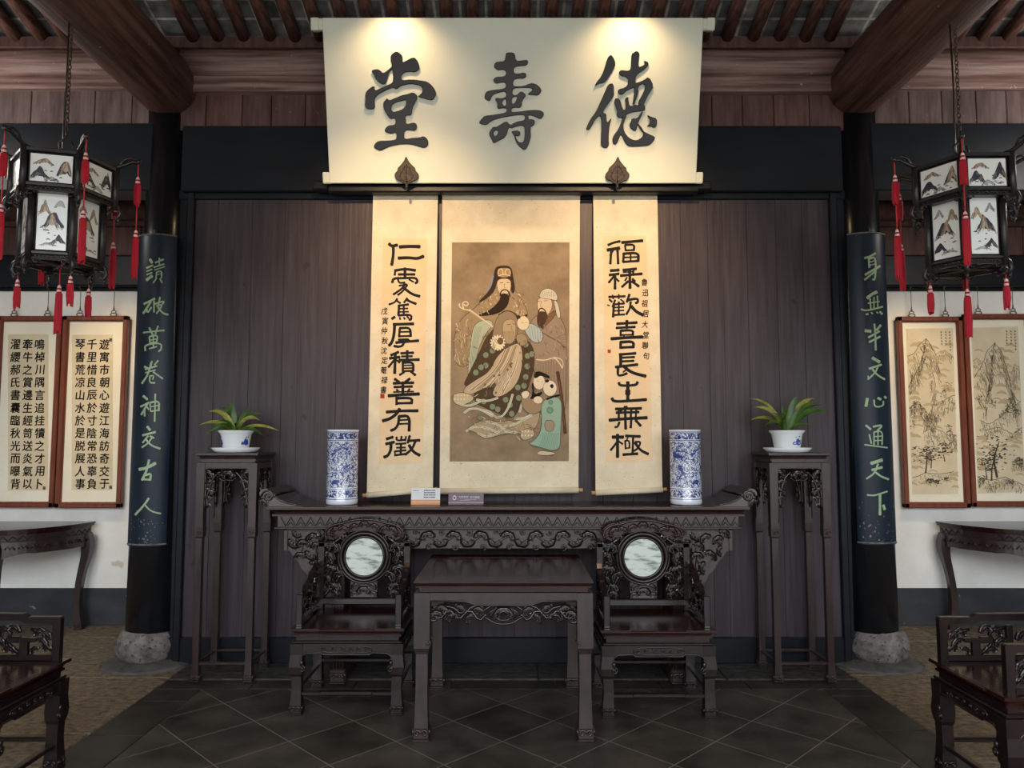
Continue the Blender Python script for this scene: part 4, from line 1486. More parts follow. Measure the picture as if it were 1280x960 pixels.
# heart-shaped leaf brackets that carry its lower edge
for u0, lab in ((509, 'heart-shaped dark leaf bracket under the left third of the name board'), (771, 'heart-shaped dark leaf bracket under the right third of the name board')):
    P = bmap(u0, 229, .0) + Pb
    tb = thing('leaf_bracket', lab, 'bracket', P)
    ol = [(0, .185), (.012, .15), (.045, .115), (.062, .10), (.060, .085), (.082, .065), (.084, .04), (.066, .018), (.044, .016), (.03, .0), (.012, -.004), (.008, -.014), (-.008, -.014), (-.012, -.004), (-.03, .0), (-.044, .016), (-.066, .018), (-.084, .04), (-.082, .065), (-.060, .085), (-.062, .10), (-.045, .115), (-.012, .15)]
    V, F = outline_mesh([(smooth_loop(ol, 2), [])], .004, .006)
    m = MB(); m.T = BT
    m.add([(x, y, z + .020) for x, y, z in V], F)
    f = lambda u, w, h: Vector((u, w, h + .028))
    for s in (-1, 1): r_tube(m, f, [(0, .01), (s * .03, .02), (s * .05, .05), (s * .03, .08), (0, .13)], .004)
    r_tube(m, f, [(0, 0), (0, .13)], .004)
    m.build('leaf', M['leaf_bracket'], tb)
    m = MB()
    m.tube([(0, .01, .012), (0, -.018, .006), (0, -.022, -.03), (0, -.024, -.05)], .010, 8)
    m.build('arm', M['dark_metal'], tb)
# dark beam end the board leans on
m = MB()
m.box(-1.33, 1.35, 5.19, 5.268, Pb.z - .048, Pb.z + .008, .01)
for s in (-1, 1): m.box(s * 1.33, s * 1.44, 5.19, 5.268, Pb.z - .03, Pb.z + .04, .01)
tag(m.build('support_rail', M['black_paint']), 'black rail on the wall under the ivory name board', 'rail')


# ------------------------------------------------------------------ hanging scrolls
def by_char(strokes, cuts):
    """sort strokes (in picture px) into characters by their height"""
    out = [[] for _ in range(len(cuts) + 1)]
    for p, w in strokes:
        v = sum(q[1] for q in p) / len(p)
        out[sum(v > c for c in cuts)].append((p, w))
    return out


def scroll(name, label, top, bot, Ytop, Ybot):
    """top/bot: ((u0, u1), v)"""
    uc = (top[0][0] + top[0][1]) / 2
    P0 = at(uc, top[1], Ytop)
    P1 = at((bot[0][0] + bot[0][1]) / 2, bot[1], Ybot)
    d = (P1 - P0)
    N = Vector((1, 0, 0)).cross(d).normalized()
    if N.y > 0: N = -N
    t = thing(name, label, 'hanging scroll', P1)

    def f(u, v, h=0.0): return hit(u, v, P0, N) + N * h - P1
    return t, f, N


def sheet(mb, f, q, h0, h1, mi=0):
    """q: four picture corners, laid on the scroll plane as a thin slab"""
    V = [f(u, v, h0) for u, v in q] + [f(u, v, h1) for u, v in q]
    mb.add(V, [[4, 5, 6, 7], [3, 2, 1, 0], [0, 1, 5, 4], [1, 2, 6, 5], [2, 3, 7, 6], [3, 0, 4, 7]], mi)


def rolled(t, f, a, b, r, ext, m_paper, m_knob, out=.006):
    A, B = f(a[0], a[1], out), f(b[0], b[1], out)
    d = (B - A).normalized()
    m = MB(); m.tube([A, B], r, 16); rl_ = m.build('bottom_roller', m_paper, t)
    for p, s in ((A, -1), (B, 1)):
        m = MB()
        m.tube([p + d * s * .0, p + d * s * ext * .6, p + d * s * ext], [r * .62, r * .62, r * .75], 12)
        m.build('roller_knob', m_knob, rl_)


SL_ = [[(105,95),(125,115),(170,105),28],[(138,115),(140,180),(126,265),26],[(190,120),(270,115),(350,118),30],[(180,210),(260,205),(330,215),(380,195),28],
 [(150,310),(232,295),(315,308),24],[(232,290),(232,370),26],[(155,310),(150,345),20],[(180,340),(310,340),22],[(130,405),(140,370),(230,370),(320,365),(335,400),(315,410),22],[(175,375),(185,410),(230,405),18],[(265,380),(300,400),16],[(230,410),(215,450),(140,500),20],[(185,430),(250,420),16],[(250,425),(215,475),(175,505),18],[(225,450),(290,500),(350,515),24],
 [(170,535),(150,565),(105,580),18],[(165,550),(195,570),18],[(250,530),(225,565),18],[(250,545),(280,560),(320,575),22],[(185,585),(180,665),22],[(180,590),(260,580),20],[(185,615),(255,612),14],[(185,640),(260,638),14],[(222,585),(222,665),18],[(180,668),(285,660),(282,705),(265,700),20],[(150,680),(128,695),24],[(190,685),(195,700),16],[(222,685),(232,698),16],[(250,675),(260,690),16],
 [(140,740),(300,735),26],[(150,740),(145,820),(130,880),(105,910),26],[(190,775),(185,840),20],[(190,770),(275,765),(278,835),22],[(185,800),(275,798),16],[(185,835),(280,832),18],[(180,862),(280,858),(225,885),20],[(225,875),(215,910),(180,920),(145,912),22],[(160,885),(340,870),24]]
SL2 = [[(180,65),(120,90),24],[(110,115),(190,105),24],[(155,80),(150,235),26],[(150,125),(100,185),20],[(160,125),(190,150),18],[(200,75),(300,70),22],[(250,55),(250,130),24],[(205,100),(290,98),18],[(185,130),(345,125),24],[(215,145),(215,220),20],[(215,150),(300,145),(298,215),22],[(215,172),(300,170),14],[(215,195),(300,192),14],[(215,218),(300,215),18],[(225,225),(190,248),20],[(280,220),(315,250),22],
 [(150,280),(185,305),24],[(270,278),(235,305),24],[(140,315),(300,310),24],[(145,345),(290,340),22],[(215,305),(215,400),26],[(165,365),(185,385),18],[(270,360),(250,385),18],[(100,415),(220,405),(345,400),28],[(140,385),(300,380),14],[(165,435),(165,485),22],[(160,435),(290,430),(285,475),24],[(165,475),(290,472),22],
 [(85,545),(200,535),(335,535),26],[(190,520),(160,565),(110,600),(55,615),28],[(185,580),(180,640),(155,680),(120,692),24],[(185,580),(270,572),(265,695),26],[(190,610),(265,605),16],[(185,640),(265,637),16],
 [(135,745),(85,760),26],[(145,785),(80,800),26],[(120,800),(120,850),(95,895),(65,905),26],[(165,745),(165,775),(240,765),18],[(205,740),(200,775),18],[(240,740),(235,775),16],[(160,800),(240,795),18],[(165,830),(235,828),16],[(200,800),(198,880),20],[(150,860),(240,850),18],[(155,895),(150,860),14],[(150,890),(235,880),20],[(270,735),(255,790),22],[(255,775),(350,770),24],[(315,780),(290,840),(235,885),22],[(265,810),(300,865),(350,890),26]]
SR1 = [[(65,105),(110,85),(160,75),22],[(60,145),(155,130),30],[(90,150),(82,255),22],[(110,140),(80,190),16],[(140,150),(145,255),22],[(175,85),(340,70),26],[(200,110),(205,150),18],[(200,105),(275,100),(270,145),20],[(205,148),(275,145),18],[(190,175),(185,240),22],[(185,175),(310,165),(305,235),24],[(190,205),(305,200),16],[(245,170),(245,240),16],[(185,240),(305,232),22],
 [(85,310),(150,305),26],[(75,345),(150,335),24],[(115,350),(70,405),20],[(120,350),(120,455),24],[(130,375),(150,395),18],[(185,305),(290,295),24],[(270,300),(265,335),18],[(185,322),(270,318),14],[(165,350),(335,335),24],[(237,300),(240,450),26],[(215,365),(200,390),16],[(225,395),(175,440),22],[(260,375),(280,395),20],[(255,395),(310,435),24],
 [(70,520),(200,515),20],[(100,505),(105,535),14],[(150,500),(150,535),14],[(75,540),(95,560),18],[(120,545),(100,600),18],[(165,540),(190,560),14],[(110,575),(105,680),22],[(115,580),(195,572),18],[(115,605),(190,600),14],[(115,632),(190,628),14],[(150,560),(150,660),18],[(110,665),(195,660),18],[(60,585),(75,590),12],[(235,500),(215,560),22],[(225,545),(300,530),(305,560),(285,570),22],[(245,560),(240,610),(210,660),20],[(250,595),(290,640),(345,665),28],
 [(135,735),(295,725),24],[(215,710),(212,770),26],[(130,768),(280,760),22],[(165,790),(165,830),20],[(165,790),(265,785),(262,825),22],[(165,825),(262,822),16],[(90,855),(215,845),(340,840),28],[(190,835),(195,850),16],[(165,880),(165,930),24],[(165,882),(270,875),(265,925),26],[(165,925),(268,920),24]]
SR2 = [[(155,85),(285,75),24],[(165,85),(165,180),28],[(165,110),(275,105),20],[(165,140),(270,135),20],[(125,185),(300,165),24],[(145,185),(140,255),(180,250),(215,235),22],[(220,200),(185,225),14],[(185,175),(250,230),(365,258),28],
 [(150,310),(160,335),(290,330),(300,305),24],[(222,305),(222,375),30],[(222,375),(222,400),46],[(222,395),(222,450),30],[(95,435),(110,462),(240,455),(370,445),26],
 [(215,500),(150,545),18],[(125,520),(330,515),24],[(130,550),(310,545),22],[(75,610),(200,598),(375,590),28],[(150,525),(150,590),20],[(200,500),(205,680),24],[(250,520),(245,590),20],[(290,520),(285,590),18],[(250,600),(245,670),22],[(155,625),(140,665),(120,665),20],[(285,610),(325,655),24],
 [(100,745),(185,745),30],[(140,725),(140,905),28],[(140,780),(85,850),20],[(150,780),(180,800),18],[(205,735),(320,740),24],[(265,745),(260,870),20],[(200,775),(205,840),16],[(200,775),(235,772),(235,830),16],[(205,835),(240,830),14],[(215,765),(225,740),14],[(280,785),(330,780),(300,840),(260,860),18],[(280,790),(320,850),(385,880),24],[(185,885),(300,878),24]]

for side in (0, 1):
    if side == 0:
        t, f, N = scroll('hanging_scroll', 'narrow cream calligraphy scroll with eight bold characters, hung left of the painted scroll', ((466.5, 547.5), 238), ((458.5, 541), 616), 5.292, 5.16)
        cor = [(466.5, 238), (547.5, 238), (541, 612), (458.5, 619)]
        inn = [(478.5, 298), (534.5, 298), (528.5, 579), (473, 580)]
        jobs = ((SL_, 470, 290), (SL2, 470, 430))
        side_chars = ('戊寅仲秋沈定菴禄書', 481, 389, 487.5, -1.2)
        seal = (478, 495, 2.6)
    else:
        t, f, N = scroll('hanging_scroll', 'narrow cream calligraphy scroll with eight bold characters, hung right of the painted scroll', ((741.5, 822), 237), ((744.5, 828), 614), 5.292, 5.16)
        cor = [(741.5, 237), (821.5, 237), (828, 612), (744.5, 616)]
        inn = [(754, 295), (808, 295), (816, 577), (757, 578)]
        jobs = ((SR1, 750, 290), (SR2, 750, 430))
        side_chars = ('魯迅祖居大堂聯句', 806, 353, 445, 1.0)
        seal = (761.5, 439, 2.0)
    m = MB(); sheet(m, f, cor, -.002, 0); m.build('mount', M['paper'], t)
    m = MB(); sheet(m, f, inn, 0, .0012); wp = m.build('writing_paper', M['tan_paper'], t)
    fm_ = lambda u, v: f(u, v, .0018 + lift())
    allst = [([(ox + p[0] / 6.4, oy + p[1] / 6.4) for p in s[:-1]], s[-1] / 6.4 * .94) for L, ox, oy in jobs for s in L]
    cuts = (333, 371.5, 401.5, 436.5, 471, 507, 541) if side == 0 else (333, 364, 399, 437, 474, 505, 540)
    for grp in by_char(allst, cuts):
        m = MB()
        for p, w in grp: stroke(m, p, w, fm_)
        m.build('character', M['ink'], wp)
    txt, su, sv, ev, du = side_chars
    for i, ch in enumerate(txt):
        m = MB()
        k = i / (len(txt) - 1)
        put_glyph(m, ch, su + du * k + (.6 if i % 2 else -.4), sv + (ev - sv) * k, 8.2, 9.5, fm_, 0, .02, .12)
        m.build('small_character', M['ink'], wp)
    m = MB()
    a, c, r_ = seal
    sheet(m, f, [(a - r_, c - r_), (a + r_, c - r_), (a + r_, c + r_ * 1.1), (a - r_, c + r_ * 1.1)], .0012, .0018)
    m.build('red_seal', M['seal'], wp)
    m = MB(); A, B = f(cor[0][0] - 1, 239, .004), f(cor[1][0] + 1, 239, .004); m.tube([A, B], .011, 8); m.build('top_rod', M['paper'], t)
    rolled(t, f, cor[3], cor[2], .020, .028, M['paper'], M['roller_wood'])

# ---- the painted scroll ----
PC = {}


def pc(r, g, b):
    k = (r, g, b)
    if k not in PC: PC[k] = mat('painting_pigment', rgb(r, g, b), rough=.85, spec=.1)
    return PC[k]


t, f, N = scroll('painted_scroll', 'wide brown painted scroll of robed bearded men and boys, between two calligraphy scrolls', ((553, 725), 242), ((549.5, 723), 614), 5.292, 5.215)
m = MB(); sheet(m, f, [(553, 242), (725, 242), (723, 612), (549.5, 614)], -.002, 0); m.build('mount', M['paper'], t)
m = MB(); sheet(m, f, [(565, 303), (712, 303), (711, 576.5), (562, 577)], 0, .0008); silk = m.build('silk', M['silk'], t)
rolled(t, f, (549.5, 614), (723, 612.5), .022, .03, M['paper'], M['roller_wood'])
m = MB(); m.tube([f(552, 243, .004), f(726, 243, .004)], .012, 8); m.build('top_rod', M['paper'], t)
m = MB(); pk = at(640, 231, 5.28) - t.location
m.tube([f(592, 243, .004), pk, f(686, 243, .004)], .0025, 5); m.build('cord', M['ink_soft'], t)
pm = MB(); pmats = []
LAY = [0]


def pmi(c):
    mm = pc(*c)
    if mm not in pmats: pmats.append(mm)
    return pmats.index(mm)


def lay():
    LAY[0] += 1
    h = .0010 + LAY[0] * .000012
    return lambda u, v: f(u, v, h)


def cA(p): return (550 + p[0] / 5.05, 240 + p[1] / 5.05)


def cB(p): return (550 + p[0] / 4.572, 410 + p[1] / 4.572)


def poly(c, pts, conv=cA, outline=(70, 56, 44), lw=.55, sm=2):
    q = smooth_loop([conv(p) for p in pts], sm)
    g = lay()
    pm.add([g(*p) for p in q], [list(range(len(q)))], pmi(c))
    if outline: stroke(pm, q + [q[0]], lw, lay(), pmi(outline), it=0)


def line(c, pts, w=.6, conv=cA, taper=None):
    stroke(pm, [conv(p) for p in pts], w, lay(), pmi(c), taper)


def disc(c, p, rx, ry, conv=cA, outline=(70, 56, 44)):
    poly(c, [(p[0] + rx * cos(2 * pi * k / 14), p[1] + ry * sin(2 * pi * k / 14)) for k in range(14)], conv, outline, .45, 1)


CR_, DK, BR, GR = (206, 188, 156), (58, 46, 37), (108, 84, 62), (122, 132, 108)
rnd = random.Random(12)
# figure at the upper left: hat, long black beard, patterned robe, pale sleeve
poly((148, 128, 100), [(350,600),(290,650),(215,740),(140,790),(100,870),(85,960),(95,1090),(170,1110),(260,1000),(330,900),(430,800),(560,790),(545,730),(490,640),(450,600)])
for k in range(46):
    x, y = rnd.uniform(240, 545), rnd.uniform(640, 780)
    if abs(x - 400) + 40 > (y - 620) * .3: line(rnd.choice([CR_, BR, (180, 160, 128)]), [(x, y), (x + rnd.uniform(-14, 14), y + rnd.uniform(4, 14))], rnd.uniform(.8, 1.7))
for k in range(26):
    x = rnd.uniform(95, 215); y = rnd.uniform(800, 1080)
    line(rnd.choice([CR_, (112, 92, 68), (178, 158, 126)]), [(x, y), (x + rnd.uniform(-16, 16), y + 22), (x + rnd.uniform(-26, 20), y + 46)], rnd.uniform(.5, 1.1))
poly((166, 172, 150), [(215,830),(300,800),(345,830),(290,890),(245,980),(225,1080),(230,1150),(205,1190),(175,1180),(180,1060),(195,930)])
for k in range(6): line((128, 138, 118), [(225 + k * 8, 850), (205 + k * 6, 960), (190 + k * 7, 1120)], .5)
poly(DK, [(345,480),(380,465),(450,468),(462,545),(475,610),(460,650),(440,600),(445,545),(362,548),(350,610),(325,650),(255,700),(245,690),(300,640),(335,580)])
poly((196, 178, 148), [(362,548),(445,545),(450,600),(438,640),(400,655),(372,640),(358,600)])
poly((150, 130, 98), [(362,478),(446,478),(448,540),(362,542)], lw=.8)
for a in (382, 428): line(CR_, [(a - 16, 520), (a - 14, 492), (a, 484), (a + 14, 492), (a + 16, 520)], 1.0)
line(CR_, [(368, 530), (405, 518), (444, 530)], 1.0)
line((128, 134, 150), [(335, 530), (322, 590), (300, 620)], 2.2)
poly((48, 38, 31), [(385,640),(420,640),(440,660),(432,710),(400,750),(345,775),(270,785),(235,778),(300,755),(350,715),(378,680)], outline=None)
line((48, 38, 31), [(380, 655), (385, 625), (410, 615), (432, 625), (442, 660)], 1.6)
line(DK, [(378, 575), (398, 572)], .7); line(DK, [(420, 572), (438, 573)], .7)
line((120, 96, 74), [(408, 575), (404, 605), (416, 606)], .5)
line(CR_, [(185, 745), (255, 795), (330, 850)], 2.6); line(BR, [(190, 752), (325, 852)], .4)
line(CR_, [(195, 748), (150, 742), (120, 722), (124, 706)], 1.6); line(CR_, [(150, 742), (140, 700), (165, 690), (182, 705), (165, 722), (150, 710)], 1.6)
# figure at the right: pale cap, brown beard, long plain robe
poly((146, 127, 108), [(640,770),(590,790),(560,850),(570,960),(590,1040),(600,1300),(640,1420),(735,1450),(790,1440),(795,1100),(800,960),(790,840),(740,770)])
for k in range(18):
    x = 600 + k * 10.5
    line((112, 92, 76), [(x, 1060 + rnd.uniform(0, 30)), (x + rnd.uniform(-4, 4), 1200), (x + rnd.uniform(-6, 6), 1380)], .5)
for k in range(8): line((112, 92, 76), [(640 + k * 10, 880 + k * 6), (700 + k * 10, 930 + k * 4), (785, 900 + k * 16)], .45)
poly((198, 178, 148), [(620,665),(700,665),(712,720),(690,770),(650,790),(620,760),(612,710)])
poly((188, 184, 164), [(618,668),(640,622),(680,604),(735,630),(745,690),(700,678)])
for k in range(9): line((140, 134, 116), [(630 + k * 12, 660), (640 + k * 11, 630)], .5)
poly((188, 184, 164), [(715,680),(740,690),(755,740),(762,795),(742,800),(728,740)])
poly((74, 55, 42), [(612,765),(640,750),(670,760),(685,790),(662,845),(640,866),(612,840)], outline=None)
line((60, 46, 36), [(622, 760), (628, 735), (655, 735), (672, 770)], 1.5)
line(DK, [(618, 690), (640, 688)], .6); line(DK, [(656, 688), (678, 686)], .6); line((120, 96, 74), [(640, 692), (632, 725), (645, 728)], .5)
poly((118, 90, 66), [(690,770),(730,740),(725,790),(670,840),(640,880),(655,840)], lw=.5)
line(CR_, [(545, 180), (600, 186), (650, 168), (672, 185), (700, 230)], 1.5, cB); line(CR_, [(650, 168), (690, 175), (705, 200), (700, 228)], 1.2, cB)
# pole at the far right
line((84, 60, 44), [(672, 252), (700, 420), (715, 600)], 4.2, cB); line((116, 88, 64), [(680, 300), (712, 560)], .8, cB)
# middle figure: old man with hood, dark roundel cloak, pale inner robe
poly((76, 62, 47), [(330,-20),(262,55),(230,130),(160,270),(130,335),(200,330),(190,420),(240,450),(320,480),(400,525),(450,480),(520,300),(542,200),(535,110),(490,60),(420,40),(380,-20)], cB)
for (x, y) in ((205,255),(262,155),(262,215),(235,225),(250,420),(190,430),(230,510),(330,465),(375,410),(410,490),(445,340),(500,160),(498,220),(490,280),(460,70),(490,95),(300,130),(525,150),(400,440),(300,450),(450,400),(480,330)):
    disc(GR, (x, y), 17, 18, cB)
poly((138, 120, 98), [(360,780),(420,745),(480,770),(495,850),(475,960),(350,960),(318,1010),(330,900)])
poly((168, 148, 118), [(395,810),(470,800),(482,860),(470,950),(420,965),(395,900)], lw=.4)
for k in range(12): line((122, 104, 82), [(400 + k * 6, 880), (396 + k * 7, 930), (400 + k * 6.5, 985)], .4)
line(DK, [(425, 838), (445, 834)], .6); line(DK, [(458, 832), (474, 834)], .6); line((116, 94, 72), [(452, 842), (448, 868), (460, 870)], .5)
line(DK, [(370, 775), (420, 745), (480, 768), (490, 800)], 1.2)
poly((178, 160, 132), [(420,90),(465,88),(476,200),(440,330),(345,400),(290,382),(335,300),(240,350),(150,395),(128,350),(200,300),(285,250),(330,150)], cB)
for k in range(16):
    a = k / 15
    line(rnd.choice([(126, 108, 84), (214, 198, 168), (126, 108, 84)]), [(440 - 70 * a, 100 + 20 * a), (400 - 90 * a, 210 + 40 * a), (330 - 170 * a, 330 + 30 * a)], .55, cB)
    line(rnd.choice([(126, 108, 84), (206, 190, 160)]), [(455 - 20 * a, 110), (440 - 40 * a, 230), (360 - 40 * a, 380)], .5, cB)
for k in range(22):
    x, y = rnd.uniform(150, 460), rnd.uniform(200, 390)
    if 560 < x + y < 700: disc((112, 94, 70), (x, y), 7, 7, cB, None)
disc((200, 186, 156), (330, 85), 40, 42, cB)
for k in range(16): line((222, 208, 180), [(330 + 8 * cos(k * .39), 85 + 8 * sin(k * .39)), (330 + 42 * cos(k * .39), 85 + 44 * sin(k * .39))], 1.5, cB)
disc((108, 84, 60), (345, 75), 16, 20, cB)
# child held at the shoulder, with a blue-grey sleeve
poly((160, 172, 166), [(520,840),(575,825),(640,865),(655,930),(620,960),(560,930)])
for k in range(5): line((120, 136, 134), [(560 + k * 18, 850), (575 + k * 15, 930)], .5)
disc((206, 192, 164), (525, 828), 40, 46); disc(DK, (496, 790), 13, 12, cA, None); disc(DK, (545, 780), 9, 8, cA, None)
line(DK, [(515, 825), (526, 825)], .5); line(DK, [(540, 824), (550, 826)], .5)
poly((150, 132, 106), [(470,900),(540,890),(560,960),(500,980)])
# skirts and streaming ribbons below
poly((166, 148, 120), [(150,580),(190,548),(270,520),(340,540),(400,525),(450,548),(560,440),(575,500),(540,590),(450,610),(380,600),(300,625),(250,635),(215,600)], cB)
poly((184, 170, 140), [(68,410),(90,370),(150,370),(200,395),(170,430),(100,445)], cB)
for k in range(9): disc((214, 202, 174), (85 + (k % 5) * 18, 385 + (k // 5) * 22), 4, 4, cB, None)
for pts in ([(140,485),(170,460),(230,462),(300,505)], [(232,468),(290,480),(320,515),(360,505),(395,450),(415,380)], [(150,590),(200,560),(270,570),(330,600)], [(215,600),(260,625),(310,610),(380,560)], [(430,520),(490,515),(540,480),(560,440)], [(400,560),(450,540),(520,500)], [(100,430),(160,450),(230,420)], [(260,540),(330,545),(370,590),(440,600)], [(455,480),(470,420),(500,380)], [(330,400),(270,420),(210,410)]):
    line((196, 196, 172), pts, 2.6, cB); line((110, 94, 74), pts, .4, cB)
for k in range(26):
    x, y = rnd.uniform(180, 540), rnd.uniform(500, 610)
    line((112, 92, 70), [(x, y), (x + rnd.uniform(10, 30), y + rnd.uniform(-12, 16)), (x + rnd.uniform(30, 60), y + rnd.uniform(-20, 20))], .45, cB)
poly((176, 160, 132), [(455,600),(490,572),(535,580),(545,615),(500,640),(465,640)], cB)
for k in range(8): disc((216, 204, 178), (470 + (k % 4) * 18, 590 + (k // 4) * 24), 4.5, 4.5, cB, None)
# fold lines all over the robes
for (x0, x1, y0, y1, n, cols, conv) in ((105, 210, 800, 1080, 46, ((192, 172, 138), (104, 84, 62), (168, 148, 118)), cA), (590, 790, 820, 1040, 40, ((112, 92, 76), (176, 156, 134)), cA), (170, 440, 230, 390, 60, ((120, 100, 78), (216, 202, 172), (150, 130, 104)), cB), (160, 520, 500, 620, 70, ((118, 98, 76), (206, 194, 166), (140, 120, 96)), cB), (240, 330, 20, 250, 26, ((104, 88, 66), (48, 38, 30)), cB), (450, 530, 60, 330, 24, ((104, 88, 66), (48, 38, 30)), cB), (560, 690, 420, 680, 34, ((98, 128, 112), (176, 196, 178)), cB), (240, 520, 640, 780, 46, ((196, 180, 148), (100, 78, 58), (174, 152, 120)), cA)):
    for k in range(n):
        x, y = rnd.uniform(x0, x1), rnd.uniform(y0, y1)
        if conv is cB and y1 == 390 and not 560 < x + y < 720: continue
        if conv is cB and y1 == 680 and x < 575 + (430 - y) * -.0: x += 12
        if conv is cA and y1 == 780 and abs(x - 400) < 60 and y < 790: continue
        a_ = rnd.uniform(-.9, .9) + (2.2 if x0 == 170 else 1.4)
        l_ = rnd.uniform(12, 34)
        line(rnd.choice(cols), [(x, y), (x + cos(a_) * l_ * .5 + rnd.uniform(-5, 5), y + sin(a_) * l_ * .5), (x + cos(a_) * l_, y + sin(a_) * l_)], rnd.uniform(.4, .8), conv, 'both')
# two boys at the lower right
poly((150, 128, 100), [(460,380),(500,350),(540,400),(600,400),(590,470),(520,500),(470,460)], cB)
disc((212, 198, 172), (566, 310), 34, 44, cB)
poly((38, 32, 28), [(538,262),(560,243),(625,272),(628,292),(575,270),(548,290),(540,285)], cB, None)
poly((34, 30, 27), [(522,312),(536,318),(536,385),(580,362),(588,375),(550,402),(508,410),(530,380)], cB, None)
poly((212, 198, 172), [(460,370),(500,355),(515,380),(490,410),(470,400)], cB); disc((212, 198, 172), (560, 412), 28, 22, cB)
poly((140, 166, 148), [(592,412),(640,392),(690,402),(697,470),(690,540),(688,640),(682,690),(640,702),(600,690),(500,662),(530,650),(575,600),(582,520),(575,460)], cB)
poly((150, 136, 112), [(598,525),(655,530),(650,585),(625,595),(598,580)], cB)
for k in range(10): line((96, 132, 114), [(590 + k * 10, 600), (585 + k * 9, 650), (560 + k * 12, 690)], .5, cB)
disc((108, 146, 126), (628, 470), 18, 18, cB); disc((108, 146, 126), (632, 425), 12, 12, cB)
disc((212, 198, 172), (628, 345), 40, 46, cB); poly((34, 30, 27), [(625,330),(640,318),(652,332),(640,350)], cB, None)
poly((34, 30, 27), [(600,300),(615,292),(625,308),(608,315)], cB, None); line((34, 30, 27), [(610, 408), (650, 392), (682, 384)], 2.4, cB)
line(DK, [(552, 302), (564, 304)], .5, cB); line(DK, [(580, 308), (590, 310)], .5, cB)
poly((196, 180, 150), [(545,722),(570,700),(610,705),(662,712),(650,724),(600,730)], cB)
pm.build('painting', pmats, silk)

# ------------------------------------------------------------------ curved couplet boards on the columns
CO_L = [((160, 280), [[(165,265),(180,290),24],[(140,330),(185,310),16],[(140,355),(180,340),12],[(140,380),(180,365),12],[(140,420),(165,400),(180,390),26],[(205,290),(265,265),16],[(235,255),(235,310),12],[(195,325),(270,300),14],[(200,345),(275,320),10],[(215,360),(210,410),12],[(215,360),(255,350),(250,405),12],[(215,380),(250,372),8],[(215,405),(190,440),12],[(240,410),(255,440),14],
  [(120,600),(200,560),18],[(170,585),(115,670),18],[(140,640),(145,670),(175,625),14],[(195,580),(195,660),14],[(200,600),(275,575),(260,600),14],[(240,550),(225,620),14],[(215,615),(265,600),(215,670),14],[(225,625),(260,670),(300,680),16],
  [(115,815),(190,805),(270,798),14],[(160,780),(185,830),16],[(225,765),(205,825),14],[(160,850),(165,890),14],[(160,845),(225,830),(215,885),14],[(170,870),(215,862),10],[(165,890),(215,885),10],[(190,840),(190,930),12],[(130,950),(125,905),(250,890),(250,940),(230,955),14],[(160,935),(215,920),12]]),
 ((160, 430), [[(125,170),(150,185),20],[(180,130),(170,170),14],[(225,125),(200,155),14],[(130,190),(215,165),16],[(175,140),(150,230),(105,295),16],[(130,215),(205,195),12],[(190,210),(260,260),14],[(165,240),(195,235),(185,265),12],[(165,240),(160,290),(200,292),14],
  [(115,390),(145,415),20],[(95,470),(155,440),16],[(145,450),(100,530),16],[(125,480),(125,540),14],[(140,470),(155,490),14],[(165,450),(170,505),12],[(165,440),(235,425),(230,500),16],[(175,470),(230,460),10],[(175,505),(230,495),12],[(205,375),(200,580),14],
  [(145,620),(165,645),22],[(110,685),(205,660),18],[(150,690),(110,740),14],[(165,690),(195,705),14],[(185,695),(150,745),(105,775),14],[(130,710),(170,760),(240,785),16]]),
 ((150, 560), [[(145,160),(200,150),(265,115),26],[(218,90),(200,170),(165,240),20],[(185,205),(235,190),(225,240),20],[(180,235),(225,238),16],[(215,378),(180,430),(115,500),18],[(185,425),(230,475),(305,492),14]])]
CO_R = [((1050, 290), [[(265,160),(225,185),(185,195),18],[(215,195),(220,265),16],[(225,200),(270,185),(265,360),(245,355),16],[(225,225),(262,215),10],[(222,250),(262,240),10],[(190,320),(300,255),20],[(270,290),(185,358),16],
  [(205,495),(240,465),(275,450),26],[(225,500),(232,580),12],[(255,490),(255,580),10],[(280,480),(285,575),12],[(210,535),(295,520),10],[(160,580),(200,592),(320,560),14],[(195,618),(210,615),16],[(235,605),(245,612),12],[(275,600),(285,608),12],[(300,598),(315,615),18],
  [(190,740),(230,745),26],[(305,700),(275,735),20],[(215,790),(295,745),18],[(220,825),(300,785),18],[(258,690),(265,760),(268,885),16]]),
 ((1050, 430), [[(245,105),(295,135),26],[(220,185),(310,155),18],[(285,170),(265,215),(210,265),14],[(210,240),(215,262),12],[(245,190),(275,230),(335,265),16],
  [(205,410),(195,465),26],[(255,420),(260,475),(325,465),(325,430),14],[(285,405),(305,415),22],[(335,395),(345,405),20],
  [(195,610),(230,640),18],[(220,680),(235,745),14],[(185,755),(260,765),(355,778),12],[(250,620),(325,605),(280,650),16],[(255,665),(255,755),12],[(255,660),(320,650),(315,755),12],[(285,640),(285,755),12],[(255,695),(315,690),10],[(255,725),(315,722),10]]),
 ((1060, 560), [[(175,115),(255,90),28],[(180,165),(255,145),20],[(225,120),(200,190),(140,230),16],[(210,185),(250,215),(305,235),16],[(145,352),(200,358),(295,325),14],[(240,355),(240,500),22],[(265,430),(275,460),24]])]


def cyl_hit(u, v, cx, cy, r):
    d = ray(u, v)
    ox, oy = -cx, -cy
    A = d.x * d.x + d.y * d.y
    B = 2 * (ox * d.x + oy * d.y)
    C = ox * ox + oy * oy - r * r
    D = max(0.0, B * B - 4 * A * C)
    k = (-B - D ** .5) / (2 * A)
    return CAM + d * k


